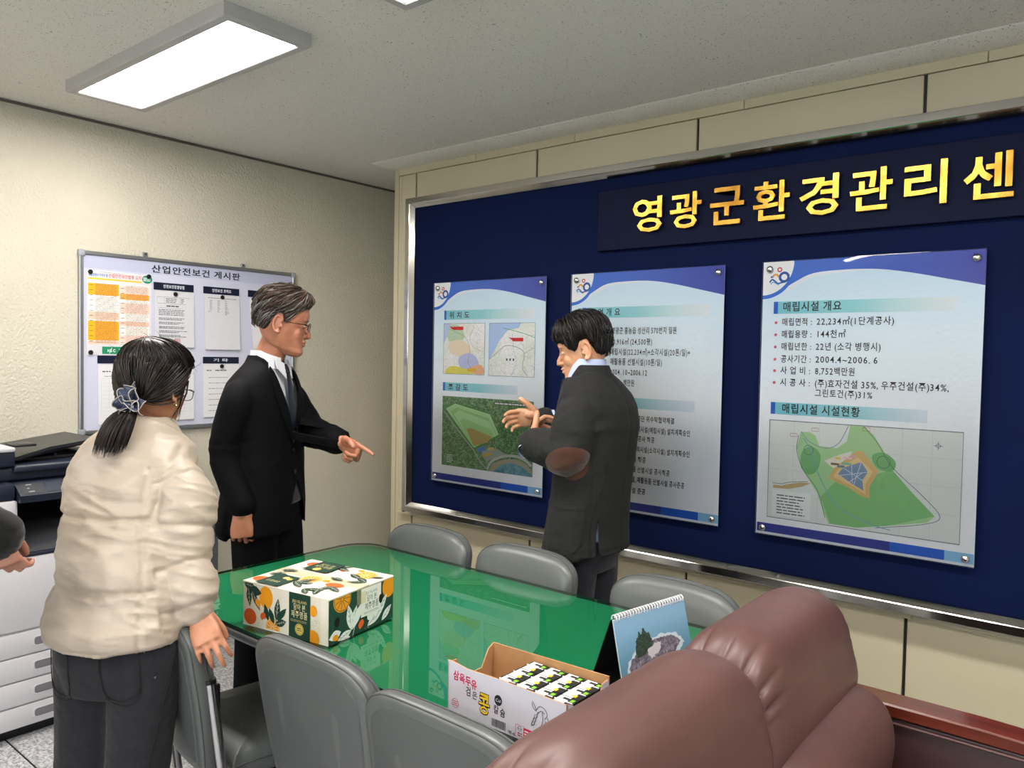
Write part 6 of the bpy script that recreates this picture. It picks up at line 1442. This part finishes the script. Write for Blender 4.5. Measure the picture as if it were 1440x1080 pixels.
# ============ woman in the cream down jacket ============
t2 = person('woman in a cream down jacket with a navy scrunchie', (1.93, .84, 0))
f2 = unit(-.50, .866); rt2 = (f2[1], -f2[0])
XH2 = frame((1.872, 1.020, 1.396), (-.40, .90, -.24), sc=.95)
skin2 = skin_mat('warm_skin', (.66, .44, .32), (.74, .52, .40))
jr2 = [(2.015, .862, .785, .166, .140), (2.010, .868, .83, .168, .142), (1.990, .885, .90, .160, .140), (1.960, .905, 1.0, .152, .138), (1.925, .925, 1.08, .152, .138), (1.905, .945, 1.15, .156, .132), (1.893, .960, 1.205, .150, .118), (1.886, .972, 1.250, .125, .102), (1.881, .984, 1.283, .092, .084), (1.878, .992, 1.305, .070, .072), (1.877, .994, 1.318, .060, .062)]
def at2(u, v, z):
    ax_, ay_ = axis_at(jr2, z); return (ax_+rt2[0]*u+f2[0]*v, ay_+rt2[1]*u+f2[1]*v, z)
wR2 = (2.165, .985, .846); kn2 = (2.245, .975, .815)
RH2 = frame(wR2, (.62, -.05, -.60), (.55, -.55, .62), sc=.87)
g = G(); head_geo(g, XH2, nose=.5, jaw=1.03, lips=.9)
g.tube([(1.885, .975, 1.24), (1.878, .990, 1.30), (1.872, 1.00, 1.36), (1.872, 1.008, 1.40)], [.060, .052, .049, .05], 18)
torso(g, shrink(jr2[1:-3], .055), f2)
sR2, sL2 = at2(.120, 0, 1.18), at2(-.120, 0, 1.18); eR2, eL2 = (2.075, .985, .985), (1.80, 1.02, .98)
arm_tube(g, [sR2, eR2, wR2], [.040, .034, .024]); arm_tube(g, [sL2, eL2, (1.835, 1.085, .86)], [.040, .034, .024])
hip2 = (1.995, .855, .800)
lg2 = [([at2(.075, .0, .785), (2.015, .905, .42), (2.00, .875, .085)], [.088, .074, .055]), ([at2(-.075, .0, .785), (1.895, .835, .42), (1.88, .805, .085)], [.088, .074, .055])]
for P_, R_ in lg2: arm_tube(g, P_, [.06, .045, .032])
hand_geo(g, RH2, -1, [(16, 38, 22), (12, 34, 20), (12, 36, 22), (16, 38, 22)], splay=(.14, .04, -.06, -.15), thumb=((.30, -.75), (.0, -.75)), lens=(.070, .078, .072, .056))
XL = frame((1.835, 1.085, .86), (.1, .35, -1), (-.8, .2, 0), sc=.93); hand_geo(g, XL, 1, [(20, 30, 20)]*4)
me = remesh(g, .0038, 2, .4); obj_w('body', me, skin2, t2); eyes(t2, XH2)
hm2 = hair_mats('dark_brown', ('110c0b', '1a1210', '221714', '0d0a0a'), .30)
def line2(az):
    a = abs(az); return float(np.interp(a, [0, 30, 55, 70, 84, 96, 105, 118, 150, 180], [42, 38, 26, 10, 8, 6, -14, -34, -46, -48]))
hair(t2, XH2, line2, lambda az, el: .013+.012*smst(el/50), hm2, seed=12, locks=500, clump=.0012, lock_len=.085, fly=.003, lock_r=.0022, swirl=.0, tilt=28)
# hair drawn back into a low tail
tb_ = X3(XH2, (0, -.118, -.038)); g = G(); rn = random.Random(8)
for k in range(420):     # strands swept from the sides and top to the tie
    s_ = rn.choice((-1, 1)); az = math.radians(rn.uniform(60, 172)); el = math.radians(rn.uniform(-22, 62)); pts = []
    tgt = Vector((.034+s_*.012*rn.random(), -.100, -.070)); td = (tgt-HC).normalized(); d0 = Vector((s_*math.sin(az)*math.cos(el), math.cos(az)*math.cos(el), math.sin(el)))
    off = .013+.006*rn.random()
    for q in np.linspace(0, 1, 9):
        d = (d0*(1-q)+td*q).normalized(); pts.append(np.array(HC+d*(head_r(d)+off+.004*math.sin(PI*q))))
    g.tube(pts, [.0006]+[.0026]*6+[.0022, .0018], 5, mi=rn.randrange(4), X=XH2, el=.5, caps=False)
gw('swept_hair', g, hm2, t2, ang=0)
g = G(); tdn = np.array((-.10, -.13, -.16)); tail_o = np.array((.036, -.118, -.078))
for k in range(420):
    a = rn.random()*2*PI; r0 = .017*math.sqrt(rn.random()); r1 = .044*math.sqrt(rn.random()); L_ = .105*(.75+.35*rn.random())
    e1 = np.array((math.cos(a), 0, math.sin(a))); pts = []
    for q in np.linspace(0, 1, 7):
        c = tail_o+np.array((-.018*q, -.055*q+.022*q*q, -.012*q-L_*.85*q*q-.02*q))
        rr = r0+(r1-r0)*math.sin(q*PI*.62); pts.append(c+np.array((math.cos(a)*rr, math.sin(a)*rr*.8, math.sin(a)*rr*.5)))
    g.tube(pts, [.0028, .0030, .0030, .0028, .0022, .0014, .0004], 5, mi=rn.randrange(4), X=XH2, el=.6, caps=False)
gw('ponytail', g, hm2, t2, ang=0)
g = G()
for k in range(46):      # fly-away hairs
    s_ = rn.choice((-1, 1)); az = math.radians(rn.uniform(10, 150)); el = math.radians(rn.uniform(20, 85)); d = Vector((s_*math.sin(az)*math.cos(el), math.cos(az)*math.cos(el), math.sin(el))); p0 = np.array(HC+d*(head_r(d)+.018)); dv = np.array([rn.uniform(-.03, .03), rn.uniform(-.04, .02), rn.uniform(-.02, .015)])
    g.tube([p0, p0+dv*.5+np.array(d)*.010, p0+dv+np.array(d)*.012], [.0006, .0005, .0002], 3, X=XH2, caps=False)
for s_ in (-1, 1):
    for k in range(16): x = rn.uniform(-.004, .004); g.tube([(s_*(.074+x), .035+x, .03), (s_*(.082+x), .022+2*x, -.01), (s_*(.080+x), .018, -.045), (s_*(.072+x), .016+3*x, -.075-.02*rn.random())], [.001, .0011, .0009, .0003], 4, X=XH2, caps=False)
gw('loose_hair', g, hm2[0], t2, ang=0)['kind'] = 'stuff'
# scrunchie: ruffled bow of navy satin with a pale edge
M['satin'] = cloth_mat('navy_satin', (.10, .16, .29), .34, 500, .1, .15, .2, .6); M['lace'] = mat('pale_silver_edging', (.66, .64, .60), .5)
def petal(g, e, c, a0, a1, R0, R1, nrm, amp, ph):
    n = 26; nrm = np.array(nrm, float); nrm /= np.linalg.norm(nrm); u = np.cross(nrm, (0, 0, 1)); u /= np.linalg.norm(u); v = np.cross(nrm, u); rows = [[] for _ in range(5)]; c = np.array(c)
    for k in range(n+1):
        a = a0+(a1-a0)*k/n; dd = math.cos(a)*u+math.sin(a)*v
        for j in range(5):
            q = j/4; r = R0+(R1-R0)*q*(1+.12*math.sin(3*a+ph)); rows[j].append(c+dd*r+nrm*(amp*math.sin(5*a+ph)*q+.010*q))
    th = nrm*.0012
    R = [[rows[j][k] for j in range(5)]+[rows[j][k]-th for j in range(4, -1, -1)] for k in range(n+1)]
    g.loft(R, 0, True, XH2); e.tube(rows[4], .0013, 5, X=XH2)
g = G(); e = G()
petal(g, e, (0.032, -0.126, -0.064), 0, 2*PI*1.0, .006, .036, (-.1, -.9, .25), .008, .5)
petal(g, e, (0.052, -0.122, -0.050), -1.2, 2.6, .004, .044, (.25, -.9, .45), .010, 1.9)
petal(g, e, (0.016, -0.124, -0.064), 1.4, 4.6, .004, .046, (-.35, -.9, .1), .010, 3.1)
petal(g, e, (0.036, -0.122, -0.084), 2.6, 6.6, .006, .040, (0, -.8, -.6), .010, 4.4)
g.ell((0.036, -0.132, -0.064), (.011, .008, .011), X=XH2)
sc_ = gw('hair_scrunchie', g, M['satin'], t2, ang=0); gw('edging', e, M['lace'], t2, sub=sc_)
glasses(t2, XH2, mat('brown_metal_spectacle_frame', (.25, .12, .08), .3, .6), fy=.101)
gw('earring', G().tube([X3(XH2, (.082+.001*0, -.008+.006*math.cos(a), -.046+.006*math.sin(a))) for a in np.linspace(0, 5.8, 14)], .0011, 5), mat('silver_earring', (.8, .75, .65), .2, 1), t2)
# jeans
M['jeans'] = cloth_mat('charcoal_denim', (.125, .125, .145), .82, 500, .45, .14, .1, .3, 12, .6); M['stitch'] = mat('dark_denim_stitching', (.07, .07, .08), .8)
jn, jme = trousers(t2, 'jeans', M['jeans'], hip2, f2, lg2, 33, fold=.004, ry=.108, rx=.132, voxel=.006, top=.90)
Vj = verts(jme)+np.array(ORG[t2.name]); bj = BVHTree.FromPolygons([tuple(v) for v in Vj], [tuple(p.vertices) for p in jme.polygons])
def jp(u, z, off=.0018, back=True):
    ax_, ay_ = hip2[0], hip2[1]; s_ = -1 if back else 1; o = Vector((ax_+rt2[0]*u+f2[0]*.5*s_, ay_+rt2[1]*u+f2[1]*.5*s_, z)); h = bj.ray_cast(o, Vector((-f2[0]*s_, -f2[1]*s_, 0)))
    return np.array(h[0])+np.array(h[1])*off if h[0] is not None else np.array(o)
for s_ in (-1, 1):
    pk_ = [(s_*.040, .80), (s_*.045, .665), (s_*.082, .642), (s_*.120, .672), (s_*.128, .80)]
    P_ = [jp(u, z+.02, .0022) for u, z in smooth_open(pk_, 4)]; g = G().tube(P_, .0013, 4); P_ = [jp(u*.96+s_*.004, z+.006, .0022) for u, z in smooth_open(pk_, 4)]; g.tube(P_, .0010, 4); gw('pocket_seam', g, M['stitch'], t2, sub=jn)
def jside(z, off): 
    o = Vector((hip2[0]+rt2[0]*.6-f2[0]*.02, hip2[1]+rt2[1]*.6-f2[1]*.02, z)); h = bj.ray_cast(o, Vector((-rt2[0], -rt2[1], 0))); return np.array(h[0])+np.array(h[1])*off if h[0] is not None else None
q = [p for p in (jside(z, .0015) for z in np.linspace(.75, .15, 16)) if p is not None]
gw('side_seam', G().tube(q, .0018, 5), M['stitch'], t2, sub=jn)
p = jp(.150, .715, .002, True); gw('rivet', G().ell(p, (.004, .004, .004), nu=10, nv=6), M['table_leg'], t2, sub=jn)
# down jacket
def m_down():
    t = NT('cream_down_nylon'); v = t.coord(); t.l(t.ramp(t.noise(v, 5, 2), [(.3, (.665, .615, .555)), (.7, (.70, .65, .59))]), t.b.inputs[0]); t.b.inputs['Roughness'].default_value = .40
    vs = t.coord((1, 1, 2.6)); a = t.bump(t.noise(vs, 9, 2, .5), .35, .018); t.bump(t.noise(vs, 24, 2, .5), .18, .006, a); return t.m
M['down'] = m_down(); M['lilac'] = cloth_mat('lilac_knit_cuff', (.66, .60, .70), .9, 300, .5, .08)
g = G(); torso(g, jr2, f2, 48)
R2a = [at2(.100, 0, 1.170), at2(.150, .0, 1.100), (2.075, .985, .98), (2.135, .985, .895), (2.158, .983, .855)]
arm_tube(g, R2a, [.064, .078, .071, .060, .048], 24)
arm_tube(g, [at2(-.095, .01, 1.165), at2(-.130, .05, 1.08), eL2, (1.835, 1.075, .89)], [.064, .076, .068, .052], 24)
me = remesh(g, .0055, 12); V = verts(me); N = norms(me); a_, b_, z_ = loc_rows(V, jr2, f2)
# arc length along the sleeve and the torso, seams across both
sd = [seg_d(V, R2a[i], R2a[i+1]) for i in range(4)]; ls_ = [np.linalg.norm(np.array(R2a[i+1])-np.array(R2a[i])) for i in range(4)]; cum = np.cumsum([0]+ls_)
best = np.argmin(np.stack([s[0]-(.0) for s in sd]), 0); along = np.choose(best, [cum[i]+sd[i][1]*ls_[i] for i in range(4)]); ad = np.min(np.stack([s[0] for s in sd]), 0)
armR = (ad < .100) & (a_ > .115+0*z_) & (along > .04)
ll = seg_d(V, at2(-.19, 0, 1.13), eL2); l2 = seg_d(V, eL2, (1.835, 1.075, .89)); armL = (np.minimum(ll[0], l2[0]) < .09) & (a_ < -.13)
tor = ~(armR | armL)
tilt_ = z_+.06*b_
d = np.zeros(len(V)); seams_t = [.785, .915, 1.075, 1.335]
def quilt(s, seams, depth, puff, w_=.007):
    o = np.zeros(len(s))
    for q in seams: o -= depth*np.exp(-((s-q)/w_)**2)
    for p_, q in zip(seams[:-1], seams[1:]): u = np.clip((s-p_)/(q-p_), 0, 1); o += puff*np.sin(PI*u)**.6*((s > p_) & (s < q))
    return o
rip = vnoise(V, 60, 71, 6, 1.5, (1.6, 1.6, .35))
def ripple(s, seams, w_=.03): return sum(np.exp(-(np.abs(s-q)/w_)) for q in seams)
d += tor*(quilt(tilt_, seams_t, .007, .006, .006)+rip*.0055*ripple(tilt_, seams_t[1:3], .035))
vs_ = [(.112, -1), (-.118, -1)]
for u0, sg in vs_:
    gx = a_-u0-.05*(z_-1.0)*np.sign(u0)*-1; m_ = tor*(b_ < .02)*(z_ < 1.20); d -= m_*.005*np.exp(-(gx/.005)**2); d += m_*vnoise(V, 75, 77, 6, 1.2, (.4, .4, 1.6))*.003*np.exp(-np.abs(gx)/.028)
seams_a = [.055, .155, .27, .40]
d += armR*(quilt(along, [.03, .150, .262, cum[-1]-.004], .006, .004)+vnoise(V, 60, 81, 6, 1.5)*.004*ripple(along, [.150, .262], .03))
d += armL*(quilt(-V[:, 2], [-1.2, -1.05, -.9, -.79], .005, .004))
d += ridged(V, 16, 61, (1, 1, 1.7), 3)*.008+ridged(V, 36, 62, (1, 1, 1.7), 3)*.004+np.abs(vnoise(V, 30, 64, 3, 2.2, (1, 1, 1.8)))**.5*-.007*np.clip(ripple(tilt_, seams_t[1:3], .06)+armR*.5+np.exp(-(np.abs(a_-.11)/.05)), 0, 1)+near(V, R2a[2], .10)*ridged(V, 34, 66, (.6, .6, 1.6))*.008
arms_seam = np.abs(seg_d(V, at2(.125, -.02, 1.24), at2(.130, -.10, 1.07))[0]); d -= np.exp(-(arms_seam/.012)**2)*.010; d += np.exp(-(arms_seam/.05)**2)*ridged(V, 40, 69, (1.2, 1.2, .8), 3)*.007
d += (z_ < .735)*tor*.004
V = V+N*d[:, None]; setv(me, V)
fc = fcent(me); a_, b_, z_ = loc_rows(fc, jr2, f2); m2 = submesh('dj', me, ~((z_ < .791) & (np.abs(a_) < .150) & (np.abs(b_) < .13)) & ~((z_ > 1.312) & (np.hypot(a_, b_) < .06)))
jk2 = obj_w('down_jacket', m2, M['down'], t2)
s_m = jk2.modifiers.new('thick', 'SOLIDIFY'); s_m.thickness = .004; s_m.offset = -1
gw('jacket_collar', collar_band(G(), None, f2, -.022, .012, .084, .068, gap=10, th=.012, c=(1.876, .988), z=1.308, drop=.02), M['down'], t2, sub=jk2)
g = G().loft([[X3(RH2, (r*1.12*math.cos(a), y, r*math.sin(a))) for a in np.linspace(0, 2*PI, 24, endpoint=False)] for y, r in ((-.055, .034), (-.015, .0335), (-.005, .032), (-.005, .029), (-.03, .028))], 0, False); gw('knit_cuff', g, M['lilac'], t2)
shoe(t2, (2.00, .855, 0), math.atan2(.866, -.5), M['shoe']); shoe(t2, (1.88, .785, 0), math.atan2(.866, -.5), M['shoe'])

# ============ fourth person, only a sleeve and a hand in view ============
t4 = person('person at the left edge, only a black knit sleeve and one hand in view', (1.93, .42, 0))
f4 = unit(.35, .93); rt4 = (f4[1], -f4[0])
skin4 = skin_mat('reddish_skin', (.62, .42, .34), (.70, .50, .42))
XH4 = frame((1.86, .40, 1.58), (.3, .95, 0)); wr4 = (2.128, .553, 1.118)
jr4 = [(1.86, .38, .86, .185, .125), (1.86, .38, 1.0, .175, .12), (1.86, .38, 1.2, .185, .12), (1.86, .38, 1.32, .180, .11), (1.86, .38, 1.39, .12, .085), (1.86, .38, 1.43, .065, .062)]
g = G(); head_geo(g, XH4); g.tube([(1.86, .38, 1.36), (1.86, .385, 1.45), (1.86, .39, 1.55)], [.07, .056, .055], 18); torso(g, shrink(jr4, .03), f4)
XW4 = frame(wr4, (.30, .22, -.92), (.62, -.60, .10), sc=.84)
def at4(u, v, z): return (1.86+rt4[0]*u+f4[0]*v, .38+rt4[1]*u+f4[1]*v, z)
e4 = (2.04, .42, 1.14)
arm_tube(g, [at4(.15, 0, 1.34), e4, wr4], [.042, .036, .026]); arm_tube(g, [at4(-.15, 0, 1.34), at4(-.22, -.02, 1.08), at4(-.2, .05, .84)], [.042, .036, .026])
hip4 = (1.86, .38, .93); lg4 = [([at4(s_*.08, 0, .9), at4(s_*.09, .01, .5), at4(s_*.09, 0, .09)], [.09, .07, .055]) for s_ in (-1, 1)]
for P_, R_ in lg4: arm_tube(g, P_, [.06, .045, .032])
hand_geo(g, XW4, -1, [(40, 50, 30), (48, 62, 35), (50, 64, 35), (50, 62, 35)], thumb=((.1, -.7), (-.15, -.5))); hand_geo(g, frame(at4(-.2, .05, .83), (0, 0, -1), (rt4[0]*-1, rt4[1]*-1, 0)), 1, [(20, 25, 15)]*4)
obj_w('body', remesh(g, .0045, 2, .4), skin4, t4); hair(t4, XH4, line_m, lambda az, el: .015, hm3, seed=3, locks=150)
M['knit'] = cloth_mat('black_knit', (.035, .035, .038), .92, 260, .9, .25, .2, .2, 0)
g = G(); torso(g, jr4, f4); arm_tube(g, [at4(.14, 0, 1.33), at4(.19, 0, 1.28), e4, (2.10, .50, 1.135), (2.143, .563, 1.108)], [.068, .068, .064, .062, .050], 18); arm_tube(g, [at4(-.14, 0, 1.33), at4(-.2, 0, 1.26), at4(-.22, -.02, 1.08), at4(-.2, .05, .87)], [.068, .066, .055, .045], 18)
me = remesh(g, .006, 3); V = verts(me); setv(me, V+norms(me)*(ridged(V, 22, 91)*.006+.0012*np.sin(V@np.array((260, 160, 330.))))[:, None]); obj_w('knit_sweater', me, M['knit'], t4)
trousers(t4, 'trousers', M['suit_trouser'], hip4, f4, lg4, 43)
for s_ in (-1, 1): shoe(t4, at4(s_*.09, 0, 0), math.atan2(f4[1], f4[0]), M['shoe'])
